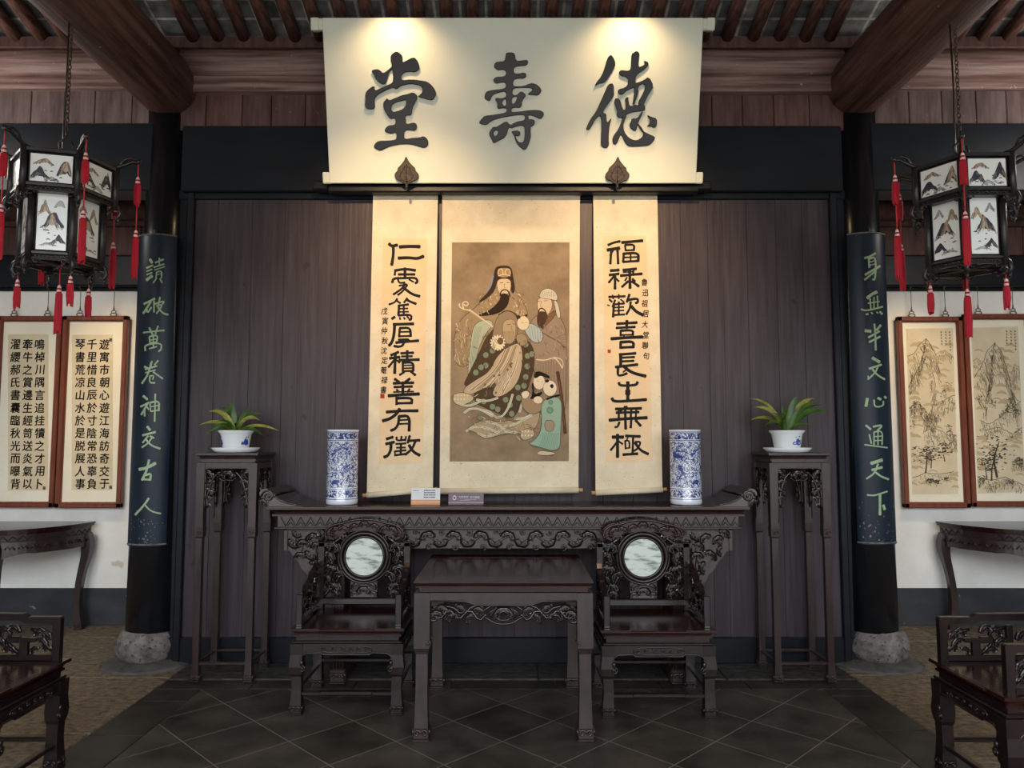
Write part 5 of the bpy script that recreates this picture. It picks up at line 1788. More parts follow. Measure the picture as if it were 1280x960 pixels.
for s, side, chars, vt, vb in ((-1, 'left', CO_L, 292, 683), (1, 'right', CO_R, 290, 681)):
    cx = s * CX
    R = .188
    z1 = cyl_hit(640 + s * 446, vt, cx, CY, R).z
    z0 = cyl_hit(640 + s * 449, vb, cx, CY, R).z
    t = thing('couplet_board', 'curved dark blue-green board with pale green running characters on the %s column' % side, 'sign', (cx, CY, z0))
    # the arc faces the room, turned a little outwards as in the photo
    mid = -pi / 2
    a0, a1 = mid - radians(47), mid + radians(47)
    h = z1 - z0
    n = 40
    V, F = [], []
    for k in range(n + 1):
        a = a0 + (a1 - a0) * k / n
        for (r, z) in ((R, 0), (R, h), (R - .02, h), (R - .02, 0)): V.append((r * cos(a), r * sin(a), z))
    for k in range(n):
        for j in range(4):
            l = (j + 1) % 4
            F.append([k * 4 + j, k * 4 + l, k * 4 + 4 + l, k * 4 + 4 + j])
    F += [[0, 1, 2, 3], [4 * n + 3, 4 * n + 2, 4 * n + 1, 4 * n]]
    m = MB(); m.add(V, F); bd_ = m.build('board', M['couplet'], t)
    for zz, nm in ((.012, 'lower'), (h - .004, 'upper')):
        m = MB()
        m.tube([((R + .0005) * cos(a0 + (a1 - a0) * k / n), (R + .0005) * sin(a0 + (a1 - a0) * k / n), zz) for k in range(n + 1)], .006, 6)
        m.build('worn_rim', M['couplet_edge'], bd_)
    m = MB(); r = random.Random(31 + s)
    for k in range(46):          # chipped paint along the foot
        a = r.uniform(a0 + .1, a1 - .1); z = .02 + abs(r.gauss(0, .16)); q = r.uniform(.002, .007)
        m.add([((R + .0008) * cos(a + dx / R), (R + .0008) * sin(a + dx / R), z + dz) for dx, dz in ((-q, 0), (0, -q * r.uniform(.5, 2)), (q, 0), (0, q * r.uniform(.5, 2)))], [[0, 1, 2, 3]])
    pc_ = m.build('paint_chips', M['couplet_edge'], bd_); pc_['kind'] = 'stuff'
    m = MB()
    o = Vector((cx, CY, z0))
    g = lambda u, v: cyl_hit(u, v, cx, CY, R + .0015 + lift()) - o
    allst = [([(ox + p[0] / 6.0, oy + p[1] / 6.0) for p in st[:-1]], st[-1] / 6.0 * .88) for (ox, oy), L in chars for st in L]
    for grp in by_char(allst, (362, 404, 444, 486, 530, 567, 612) if s < 0 else (359, 399, 442, 486, 522, 566, 609)):
        m = MB()
        for p, w in grp: stroke(m, p, w, g)
        m.build('character', M['couplet_ink'], bd_)
    m = MB(); m.tube([(R * cos(mid), R * sin(mid), h), (R * cos(mid), R * sin(mid), h + .03), ((R - .03) * cos(mid), (R - .03) * sin(mid), h + .035)], .004, 6); m.build('hanging_hook', M['wire'], t)
# ------------------------------------------------------------------ porcelain on the altar table
aTop = aT + .003
for (u, lab) in ((426.5, 'blue and white porcelain cylinder vase, left end of the altar table'), (858.5, 'blue and white porcelain cylinder vase, right end of the altar table')):
    P = at(u, 628, 5.0)
    t = thing('cylinder_vase', lab, 'vase', (P.x, 5.02, aTop), .7 if u > 600 else 0, 'blue and white vases')
    m = MB()
    m.lathe([(.0, .0), (.098, .0), (.105, .006), (.106, .03), (.1035, .036), (.1035, .487), (.107, .494), (.107, .50), (.099, .50), (.096, .49), (.096, .02), (0, .02)], 56)
    m.build('body', M['vase'], t)

# small notices
P = at(531, 632, 4.93)
t = thing('notice_card', 'small white notice card with an orange foot, below the left calligraphy scroll', 'sign', (P.x, 4.96, aTop))
m = MB()
m.T = Matrix.Rotation(radians(-12), 4, 'X')
m.box(-.097, .097, 0, .004, .0, .112, .001)
cd_ = m.build('card', M['card_white'], t)
m = MB(); m.T = Matrix.Rotation(radians(-12), 4, 'X')
m.box(-.097, .097, -.0012, .001, .001, .018, .0003); m.box(-.097, .097, -.0012, .001, .021, .034, .0003)
o = m.build('orange_band', M['card_orange'], cd_); o['label'] = 'orange foot of the card'
m = MB(); m.T = Matrix.Rotation(radians(-12), 4, 'X')
r = random.Random(6)
for k in range(4):
    z = .096 - k * .0155
    for i in range(7): m.box(-.012 + i * .0112, -.012 + i * .0112 + r.uniform(.006, .0095), -.001, .001, z - .0035, z + .0035, .0002)
for i in range(4): m.box(-.082 + i * .009, -.082 + i * .009 + .006, -.001, .001, .092, .096, .0002)
o = m.build('printed_lines', M['ink'], cd_); o['kind'] = 'stuff'
m = MB(); m.box(-.09, .09, .012, .05, 0, .003, .001); m.build('foot', M['card_white'], t)

P = at(582, 632, 4.93)
t = thing('notice_card', 'small purple notice card with white printing, below the painted scroll', 'sign', (P.x, 4.965, aTop))
RX = Matrix.Rotation(radians(-12), 4, 'X')
m = MB(); m.T = RX; m.box(-.118, .118, 0, .004, 0, .078, .001); cd_ = m.build('card', M['card_purple'], t)
m = MB(); m.T = RX
m.tube([(-.078 + .011 * cos(2 * pi * k / 18), -.0012, .045 + .013 * sin(2 * pi * k / 18)) for k in range(18)], .0035, 6, closed=True)
m.build('round_emblem', M['card_white'], cd_)
m = MB(); m.T = RX
fm_ = lambda u, v: Vector((u, -.0012, .05 - v))
for i, ch in enumerate('文明参观'): put_glyph(m, ch, -.042 + i * .0165, 0, .0165, .018, fm_, 0, .02)
for i, ch in enumerate('请勿触碰'): put_glyph(m, ch, .034 + i * .0165, 0, .0165, .018, fm_, 0, .02)
for k in range(2): m.box(-.04 + k * .03, .02 + k * .05, -.0012, 0, .029 + k * .003, .0305 + k * .003, .0002)
m.build('lettering', M['card_white'], cd_)
m = MB(); m.T = RX; m.box(-.118, .118, -.0012, 0, .0135, .0155, .0003); m.build('white_rule', M['card_white'], cd_)
m = MB(); m.box(-.11, .11, .010, .045, 0, .003, .001); m.build('foot', M['card_purple'], t)


# ------------------------------------------------------------------ potted plants
def leaf(mb, P0, P1, P2, w, mi, n=10):
    V, F = [], []
    side0 = None
    for i in range(n + 1):
        s = i / n
        p = P0 * (1 - s) ** 2 + P1 * 2 * s * (1 - s) + P2 * s * s
        t_ = ((P1 - P0) * (1 - s) + (P2 - P1) * s).normalized()
        side = t_.cross(Vector((0, -.75, .66)))
        if side.length < .15: side = side0 or t_.cross(Vector((0, -1, 0)))
        side.normalize()
        if side0 is not None and side.dot(side0) < 0: side = -side
        side0 = side
        nrm = side.cross(t_).normalized()
        if nrm.z < 0: nrm = -nrm
        ww = w * (.45 + .55 * sin(pi * min(1, s) ** .8)) * (1 if s < .72 else max(.04, 1 - ((s - .72) / .28) ** 1.6))
        V += [p - side * ww + nrm * ww * .35, p, p + side * ww + nrm * ww * .35]
    for i in range(n):
        a = i * 3
        F += [[a, a + 1, a + 4, a + 3], [a + 1, a + 2, a + 5, a + 4]]
    mb.add(V, F, mi, True)


LV_L = [(-43, 3, 18, 1.25, .05, 0), (-42, -11, 14, 1.1, .0, 1), (-30, -26, 14, 1.15, -.03, 1), (-10, -36, 8, 1.1, .02, 0), (14, -30, 8, .9, .05, 0), (30, -16, 16, 1.25, -.05, 1), (47, -4, 16, .9, .03, 1), (-20, -8, 12, 1.0, -.10, 0), (10, -10, 14, 1.0, -.10, 0), (-4, -20, 6, 1.0, .06, 0)]
LV_L += [(-34, -4, 16, .9, .05, 0), (24, -24, 12, 1.0, .06, 0), (-22, -32, 10, 1.0, .04, 0), (36, 2, 16, .8, -.06, 0), (-14, -14, 10, 1.0, -.1, 0)]
LV_R = [(30, -36, 12, 1.1, -.06, 0), (-30, -30, 12, 1.1, .03, 0), (22, -8, 12, .9, -.1, 0), (42, -34, 14, 1.0, .0, 0), (-38, -42, 14, .8, .06, 1), (-39, -31, 12, 1.35, -.04, 1), (-38, -17, 16, 1.0, .04, 1), (-30, -10, 16, 1.0, -.07, 0), (-24, -23, 10, 1.1, -.09, 0), (14, -44, 6, 1.35, .0, 0), (37, -42, 12, 1.3, .04, 1), (45, -25, 18, 1.4, -.05, 0), (38, -24, 14, 1.2, .08, 0), (28, -16, 12, .9, .1, 0), (0, -34, 4, 1.1, .05, 0), (-12, -24, 8, 1.0, -.08, 0)]
PX = 5.06 / FPX
for (cx, lab, slab, lv, motifs) in ((-1.892, 'strap-leaved green plant in a white and blue pot on the left flower stand', 'round white saucer on the left flower stand', LV_L, (-1.05, 1.05)),
                                    (1.885, 'strap-leaved green plant in a white and blue pot on the right flower stand', 'round white saucer on the right flower stand', LV_R, (.45,))):
    zt = stT + .0015
    s_ = MB()
    s_.lathe([(0, 0), (.130, 0), (.138, .006), (.160, .030), (.157, .033), (.150, .030), (.13, .010), (0, .010)], 48)
    tag(s_.build('saucer', M['porcelain']), slab, 'saucer').location = (cx, 5.06, zt)
    t = thing('potted_plant', lab, 'plant', (cx, 5.06, zt + .0105))
    m = MB()
    m.lathe([(0, 0), (.088, 0), (.092, .004), (.090, .012), (.086, .020), (.088, .032), (.100, .105), (.102, .110), (.103, .114), (.118, .132), (.118, .138), (.108, .139), (.098, .128), (.092, .11), (.088, .10), (0, .10)], 48)
    r = random.Random(5)
    for a0 in motifs:          # painted landscape islands
        def pm_(a, z): return Vector(((.0885 + (z - .032) * .165 + .0009) * sin(a0 + a), -(.0885 + (z - .032) * .165 + .0009) * cos(a0 + a), z))
        wd = .34 if len(motifs) == 2 else .42
        top = [(-wd, .045), (-wd * .9, .058), (-wd * .7, .064), (-wd * .5, .055), (-wd * .35, .070), (-wd * .2, .085), (-.02, .078), (.05, .088), (wd * .35, .072), (wd * .6, .078), (wd * .8, .062), (wd, .048), (wd * .7, .042), (wd * .3, .036), (-wd * .2, .044), (-wd * .6, .041)]
        n = len(top)
        cen = (0, .055)
        m.add([pm_(a, z) for a, z in top] + [pm_(*cen)], [[i, (i + 1) % n, n] for i in range(n)], 1)
        for k in range(4):
            a, z = r.uniform(-.2, .25), r.uniform(.088, .098)
            m.add([pm_(a + .035 * cos(q * 1.05), z + .005 * sin(q * 1.05)) for q in range(6)], [list(range(6))], 1)
    pot_ = m.build('pot', [M['porcelain'], M['porcelain_blue']], t)
    m = MB(); m.lathe([(0, .1005), (.09, .1005), (.08, .108), (.03, .114), (0, .115)], 24); m.build('soil', M['soil'], pot_)
    m = MB()
    base = Vector((0, 0, .112))
    for (du, dv, up, w, dy, yel) in lv:
        tip = base + Vector((du * 1.1 * PX, dy * 1.3, -dv * 1.08 * PX))
        ctl = base + Vector((du * PX * .38, dy * .5, max(-dv * PX, 0) * .75 + up * PX))
        leaf(m, base + Vector((du * .00012, dy * .1, 0)), ctl, tip, .0165 * w, yel)
    m.tube([(0, 0, .10), (0, 0, .14)], [.014, .011], 10)
    m.build('foliage', [M['leaf'], M['leaf_yellow']], t)

# ------------------------------------------------------------------ framed works on the back wall
FY = BY - .045
TXT = {0: ['鳴棹川隅言追挂犢之才用卜', '牽牛之賞邊生經笥送炎氣以', '濯纓郝氏書囊臨秋光而曝背'],
       1: ['遊寓市朝心遊江海訪奇交于', '千里惜良辰於寸陰常恐辜負', '琴書荒凉山水於是脱展人事']}


def ink_tree(mb, g, x, y, h, r, dark=1, dens=14):
    stroke(mb, [(x, y), (x + r.uniform(-.1, .1) * h, y - h * .5), (x + r.uniform(-.2, .2) * h, y - h)], h * .07, g, dark, 'end', 1)
    for k in range(dens):
        a, b = x + r.gauss(0, .27) * h, y - h * r.uniform(.45, 1.15)
        w = min(h * r.uniform(.10, .2), r.uniform(.8, 1.7))
        stroke(mb, [(a - w, b + w * .15), (a, b - w * .25), (a + w, b + w * .1)], w * .9, g, r.choice([0, dark, dark]), 'both', 1)


def landscape(mb, g, x0, x1, y0, y1, seed, kind=0):
    """ink mountains on g(u, v); materials 0 ink_soft 1 ink_mid 2 ink_wash"""
    r = random.Random(seed)
    W, H = x1 - x0, y1 - y0
    X = lambda s: x0 + s * W
    Y = lambda t_: y0 + t_ * H
    C = lambda u, v: (min(max(u, x0 + .3), x1 - .3), min(max(v, y0 + .3), y1 - .3))
    gc = lambda u, v: g(*C(u, v))

    def ridge(pts, dark, n, drop, lean):
        n = int(n * 2.6)
        pts = [(X(a), Y(b)) for a, b in pts]
        q = []
        for a, b in zip(pts[:-1], pts[1:]):
            for k in range(6):
                f = k / 6
                q.append((a[0] + (b[0] - a[0]) * f + r.uniform(-.4, .4), a[1] + (b[1] - a[1]) * f + r.uniform(-.7, .7)))
        q.append(pts[-1])
        stroke(mb, q, .75, gc, dark, None, 0)
        for k in range(n):
            p = r.choice(q)
            d = r.uniform(.15, 1) ** 1.4 * drop * H
            y = p[1] + r.uniform(0, drop * H * .7)
            x = p[0] + lean * (y - p[1]) * .4 + r.uniform(-2, 2)
            stroke(mb, [(x, y), (x + r.uniform(-1.2, 1.2) + lean * d * .1, y + d * .12), (x + lean * d * .3 + r.uniform(-1.5, 1.5), y + d * .3)], r.uniform(.35, .75), gc, r.choice([dark, dark, 1, 2]), 'both', 1)
    # washes
    for k in range(60):
        a, b = r.uniform(.0, 1), r.uniform(.08, .97)
        if kind == 1 and .5 < b < .62: continue
        stroke(mb, [(X(a) - 6, Y(b)), (X(a), Y(b) - 2), (X(a) + 6, Y(b) + 1)], r.uniform(2, 5), gc, 3, 'both', 1)
    if kind == 0:
        ridge([(0, .17), (.15, .15), (.3, .09), (.42, .06), (.52, .10), (.62, .16)], 1, 70, .22, .3)
        ridge([(.42, .06), (.36, .14), (.28, .22), (.1, .30), (0, .36)], 0, 60, .14, -.3)
        ridge([(.55, .17), (.7, .14), (.82, .13), (1, .18)], 2, 30, .08, .2)
        ridge([(.5, .22), (.58, .34), (.5, .48), (.34, .55)], 1, 50, .16, -.2)
        ridge([(0, .48), (.2, .44), (.36, .50), (.5, .55)], 0, 60, .12, .2)
        ridge([(1, .40), (.8, .42), (.62, .48), (.5, .56)], 1, 50, .12, -.2)
        ridge([(.3, .62), (.5, .60), (.7, .62), (.9, .66), (1, .64)], 1, 60, .12, .2)
        ridge([(.0, .90), (.3, .87), (.6, .88), (.9, .86)], 1, 30, .05, .2)
        spots = [(.05, .50, 5, 8), (.15, .47, 5, 6), (.3, .52, 5, 7), (.42, .58, 5, 6), (.75, .40, 5, 6), (.85, .36, 5, 5), (.65, .46, 4, 6), (.95, .46, 5, 4), (.85, .62, 6, 5), (.92, .68, 6, 4), (.05, .58, 5, 4), (.6, .54, 4, 4)]
        big = [(.30, .87, 32), (.42, .84, 24), (.72, .80, 22), (.40, .95, 9), (.52, .955, 9), (.74, .93, 7)]
    else:
        ridge([(.02, .30), (.2, .22), (.32, .14), (.48, .09), (.6, .13), (.72, .24), (.8, .36)], 1, 90, .26, .3)
        ridge([(.48, .09), (.42, .2), (.36, .32), (.24, .46)], 0, 50, .14, -.2)
        ridge([(0, .20), (.1, .18), (.2, .22)], 2, 14, .06, .1)
        ridge([(.82, .28), (.9, .22), (1, .24)], 2, 30, .14, .1)
        ridge([(.1, .56), (.3, .58), (.5, .55), (.7, .50), (1, .44)], 1, 60, .1, .2)
        ridge([(.2, .62), (.5, .60), (.8, .64), (1, .60)], 1, 30, .05, .2)
        ridge([(.0, .90), (.3, .92), (.6, .90), (1, .95)], 0, 80, .09, .2)
        ridge([(.75, .82), (.9, .78), (1, .80)], 1, 40, .07, .2)
        spots = [(.1, .44, 4, 8), (.4, .46, 4, 8), (.7, .5, 6, 7), (.82, .47, 8, 6), (.92, .52, 7, 6), (.6, .54, 4, 6), (.95, .62, 6, 4), (.9, .84, 8, 6), (.1, .93, 6, 6), (.7, .95, 6, 6)]
        big = [(.30, .92, 34), (.42, .90, 50), (.2, .91, 24), (.94, .86, 16)]
    for (a, b, h, n) in spots:
        for k in range(int(n * 1.8)):
            ink_tree(mb, gc, X(a + r.uniform(-.07, .07)), Y(b + r.uniform(-.015, .03)), h * r.uniform(.7, 1.1), r, k % 2, 4)
    for (a, b, h) in big: ink_tree(mb, gc, X(a), Y(b), h * .9, r, 0, int(20 + h * 1.6))
    for c in range(3):                                    # inscription at the top right
        for k in range(5 + (c == 0) * 2):
            u, v = X(.93 - c * .09), Y(.02 + k * .018)
            stroke(mb, [(u - 1, v), (u + 1, v + .3)], .6, gc, 0, None, 0)
            stroke(mb, [(u, v - 1), (u + r.uniform(-.8, .8), v + 1.4)], .6, gc, 0, None, 0)


def frame(label, q, inner, kind, idx):
    """q: outer corners in the picture (tl, tr, br, bl)"""
    P = at(*q[3], FY)
    t = thing('picture_frame', label, 'picture', P)
    f = lambda u, v, h=0.0: at(u, v, FY - h) - P if False else at(u, v, FY) + Vector((0, -h, 0)) - P
    c = [f(*p) for p in q]
    x0 = (c[0].x + c[3].x) / 2; x1 = (c[1].x + c[2].x) / 2
    z0 = (c[2].z + c[3].z) / 2; z1 = (c[0].z + c[1].z) / 2
    m = MB()
    b, d = .042, .032
    for (a, e, lo, hi) in ((x0, x0 + b, z0, z1), (x1 - b, x1, z0, z1), (x0, x1, z0, z0 + b), (x0, x1, z1 - b, z1)):
        m.box(a, e, -d, .012, lo, hi, .006)
    for (a, e, lo, hi) in ((x0 + b - .004, x0 + b + .006, z0 + b, z1 - b), (x1 - b - .006, x1 - b + .004, z0 + b, z1 - b), (x0 + b, x1 - b, z0 + b - .004, z0 + b + .006), (x0 + b, x1 - b, z1 - b - .006, z1 - b + .004)):
        m.box(a, e, -d * .6, 0, lo, hi, .002)
    m.build('frame_moulding', M['frame_wood'], t)
    m = MB(); m.box(x0 + b * .5, x1 - b * .5, -.004, .008, z0 + b * .5, z1 - b * .5, .001); m.build('mount', M['mount'], t)
    m = MB(); sheet(m, f, inner, .004, .0055); pp_ = m.build('paper', M['xuan'], t)
    g = lambda u, v: f(u, v, .0062 + lift())
    m = MB()
    if kind == 'text':
        for ci, col in enumerate(TXT[idx]):
            ua = (131, 115.5, 100.7)[ci] if idx else (50.3, 35.2, 19.8)[ci]
            for k, ch in enumerate(col):
                put_glyph(m, ch, ua, 430.5 + k * 15.85, 13.0, 13.8, g, 0, .022, .10)
        m.build('lettering', M['ink'], pp_)
        m = MB()
        us = 139 if idx else 56
        for vv in ((425, 609) if idx else (610,)): sheet(m, f, [(us - 2, vv - 2), (us + 1.5, vv - 2), (us + 1.5, vv + 2), (us - 2, vv + 2)], .0055, .0062)
        m.build('seal_stamp', M['ink_mid'], pp_)
    else:
        xs = [p[0] for p in inner]; ys = [p[1] for p in inner]
        # work in a straight rectangle of the sheet, then lean it with the sheet's sides
        ux0, ux1, vy0, vy1 = inner[0][0], inner[1][0], inner[0][1], inner[3][1]
        gl = lambda u, v: g(u + (inner[3][0] - inner[0][0]) * (v - vy0) / (vy1 - vy0), v)
        landscape(m, gl, ux0, ux1, vy0, vy1, 40 + idx, idx)
        m.build('ink_landscape', [M['brush_dark'], M['brush_mid'], M['brush_pale'], M['xuan_wash']], pp_)
    for s in (.24, .76):                 # hanging hooks on wires
        xx = x0 + (x1 - x0) * s
        m = MB()
        m.tube([(xx + .028 * cos(a), -.01, z1 + .012 + .014 * sin(a)) for a in [2 * pi * k / 14 for k in range(14)]], .005, 6, closed=True)
        for e in (-1, 1): m.tube([(xx + e * .012, -.01, z1 + .02), (xx + e * .02, -.01, z1 + .04), (xx, -.01, z1 + .055)], .0045, 6)
        m.tube([(xx, -.01, z1 + .045), (xx, -.01, z1 + .085)], [.008, .004], 8)
        m.tube([(xx, -.01, z1 + .08), (xx, -.012, z1 + .235)], .003, 5)
        m.tube([(xx, -.012, z1 + .235), (xx - .012, -.02, z1 + .255), (xx + .01, -.03, z1 + .27), (xx + .016, .02, z1 + .275)], .005, 6)
        m.build('frame_hook', M['copper'], t)


M['brush_dark'] = mat('painted_dark_grey', rgb(74, 68, 58), rough=.85, spec=.1)
M['brush_mid'] = mat('painted_mid_grey', rgb(116, 106, 88), rough=.85, spec=.1)
M['brush_pale'] = mat('painted_pale_grey', rgb(160, 146, 120), rough=.85, spec=.1)
M['xuan_wash'] = mat('pale_ink_wash', rgb(190, 172, 138), rough=.85, spec=.1)
frame('brown-framed calligraphy sheet cut off by the left edge, beside another calligraphy sheet', [(-7, 395.5), (74.5, 395.5), (74, 634), (-7, 634)], [(10.5, 418), (61, 418), (60.5, 613), (10.5, 613)], 'text', 0)
frame('brown-framed calligraphy sheet of three columns, nearest the left column', [(76, 395), (158, 395.5), (157, 634.5), (75.5, 634.5)], [(90.5, 418.5), (141.5, 418.5), (141, 612.5), (90, 612.5)], 'text', 1)
frame('brown-framed ink landscape of a craggy peak over a valley, nearest the right column', [(1119.5, 397), (1201, 395.5), (1211, 634.5), (1129, 634.5)], [(1132, 411), (1190.5, 410), (1197.5, 617.5), (1140, 618)], 'ink', 0)
frame('brown-framed ink landscape of a rounded mountain, cut off by the right edge', [(1202.5, 394.5), (1287, 391.5), (1297, 632), (1212.5, 634.5)], [(1213.5, 410), (1272, 408), (1281, 615), (1222, 617)], 'ink', 1)


# ------------------------------------------------------------------ palace lanterns
M['glass_pale_grey'] = mat('glass_pale_grey', rgb(176, 180, 178), rough=.3)
M['glass_pale_brown'] = mat('glass_pale_brown', rgb(186, 166, 140), rough=.3)
def tassel(parent, P, segs, name='tassel'):
    """P top; segs = [('c', len) | ('t', len, radius)]"""
    m = MB()
    z = P.z
    r = random.Random(int(P.x * 1000) + int(P.y * 1000))
    for s in segs:
        if s[0] == 'c':
            m.tube([(P.x, P.y, z), (P.x, P.y, z - s[1])], .0035, 6, 1)
        else:
            L, R = s[1], s[2]
            c = (P.x, P.y, z)
            m.lathe([(.002, .0), (R * .55, -.008), (R * .7, -.02)], 10, c, 2)
            m.lathe([(R * .75, -.02), (R * .8, -.03)], 10, c, 0)
            m.lathe([(R * .8, -.03), (R * .8, -.042)], 10, c, 2)
            m.lathe([(R * .75, -.042), (R * .9, -.08), (R, -L * .7), (R * .9, -L + .012)], 10, c, 0)
            for k in range(14):
                a = 2 * pi * k / 14
                e = r.uniform(.6, 1.0)
                m.tube([(P.x + R * .85 * cos(a), P.y + R * .85 * sin(a), z - .05), (P.x + R * 1.02 * cos(a), P.y + R * 1.02 * sin(a), z - L * .7), (P.x + R * e * cos(a), P.y + R * e * sin(a), z - L - r.uniform(-.012, .012))], .0045, 4, 0)
        z -= s[1]
    return m.build(name, [M['tassel'], M['cord_red'], M['bead']], parent)


def pane_art(mb, g, W, H, seed, warm):
    """little painted landscape in metres on g(x, z), x in -W/2..W/2, z in 0..H"""
    r = random.Random(seed)

    cl = lambda x, z: (min(max(x, -W / 2 + .003), W / 2 - .003), min(max(z, .003), H - .004))
    gg = lambda x, z: g(*cl(x, z))

    def mount(cx, base, w, h, mi):
        """brushed peak: ridge line and falling strokes on both slopes"""
        w *= 1.2; h *= 1.25
        n = 8
        top = [(cx - w / 2 + w * k / n, base + h * max(0.02, (1 - abs(2 * k / n - 1 + r.uniform(-.12, .12)) ** 1.15)) * r.uniform(.72, 1.05)) for k in range(n + 1)]
        STK[0] += 1
        low = [(x, base + max(0, z - base) * r.uniform(.05, .5)) for x, z in top]
        mb.add([gg(*p) for p in top] + [gg(*p) for p in low], [[i, i + 1, n + 2 + i, n + 1 + i] for i in range(n)], {1: 1, 2: 4, 3: 5}[mi])
        stroke(mb, top, .0026, gg, mi, None, 1)
        for k in range(30):
            i = r.randrange(n)
            f = r.random()
            x = top[i][0] + (top[i + 1][0] - top[i][0]) * f
            z = top[i][1] + (top[i + 1][1] - top[i][1]) * f - r.uniform(0, .35) * h
            if z < base: continue
            d = r.uniform(.15, .5) * h
            sl = .35 if x > cx else -.35
            stroke(mb, [(x, z), (x + sl * d * .4, z - d * .5), (x + sl * d, max(z - d, base))], W * r.uniform(.012, .035), gg, r.choice([mi, mi, mi, 2, 3]), 'end', 1)

    if H < W:
        for a in ((-.18 * W, .62 * H, .4 * W, .2 * H, 3), (-.28 * W, .12 * H, .42 * W, .4 * H, 1), (.33 * W, .25 * H, .34 * W, .48 * H, 1), (.02 * W, .06 * H, .3 * W, .16 * H, 2), (.36 * W, .3 * H, .26 * W, .5 * H, 3)): mount(*a)
    else:
        k = r.choice([-1, 1])
        for a in ((-.25 * k * W, .72 * H, .3 * W, .12 * H, 2), (.25 * k * W, .60 * H, .36 * W, .2 * H, 3), (-.05 * k * W, .38 * H, .6 * W, .26 * H, 1), (.0, .40 * H, .3 * W, .22 * H, 3), (-.25 * k * W, .12 * H, .42 * W, .14 * H, 1), (.1 * k * W, .08 * H, .5 * W, .05 * H, 2)): mount(*a)
    for k in range(10):
        x, z = r.uniform(-.4, .4) * W, r.uniform(.06, .4) * H
        w = W * r.uniform(.03, .08)
        stroke(mb, [(max(x - w, -W / 2 + .004), z), (x, z + .004), (min(x + w, W / 2 - .004), z)], .006, g, r.choice([1, 1, 2]), 'both', 1)


def hexring(mb, R, z0, z1, th, rot):
    """six bars between the corners"""
    C = [Vector((R * cos(rot + pi / 3 * k), R * sin(rot + pi / 3 * k), 0)) for k in range(6)]
    for k in range(6):
        a, b = C[k], C[(k + 1) % 6]
        mid = (a + b) / 2
        L = (b - a).length
        ang = math.atan2(b.y - a.y, b.x - a.x)
        mb.T = Matrix.Translation(mid) @ Matrix.Rotation(ang, 4, 'Z')
        mb.box(-L / 2, L / 2, -th / 2, th / 2, z0, z1, .003)
        mb.T = None


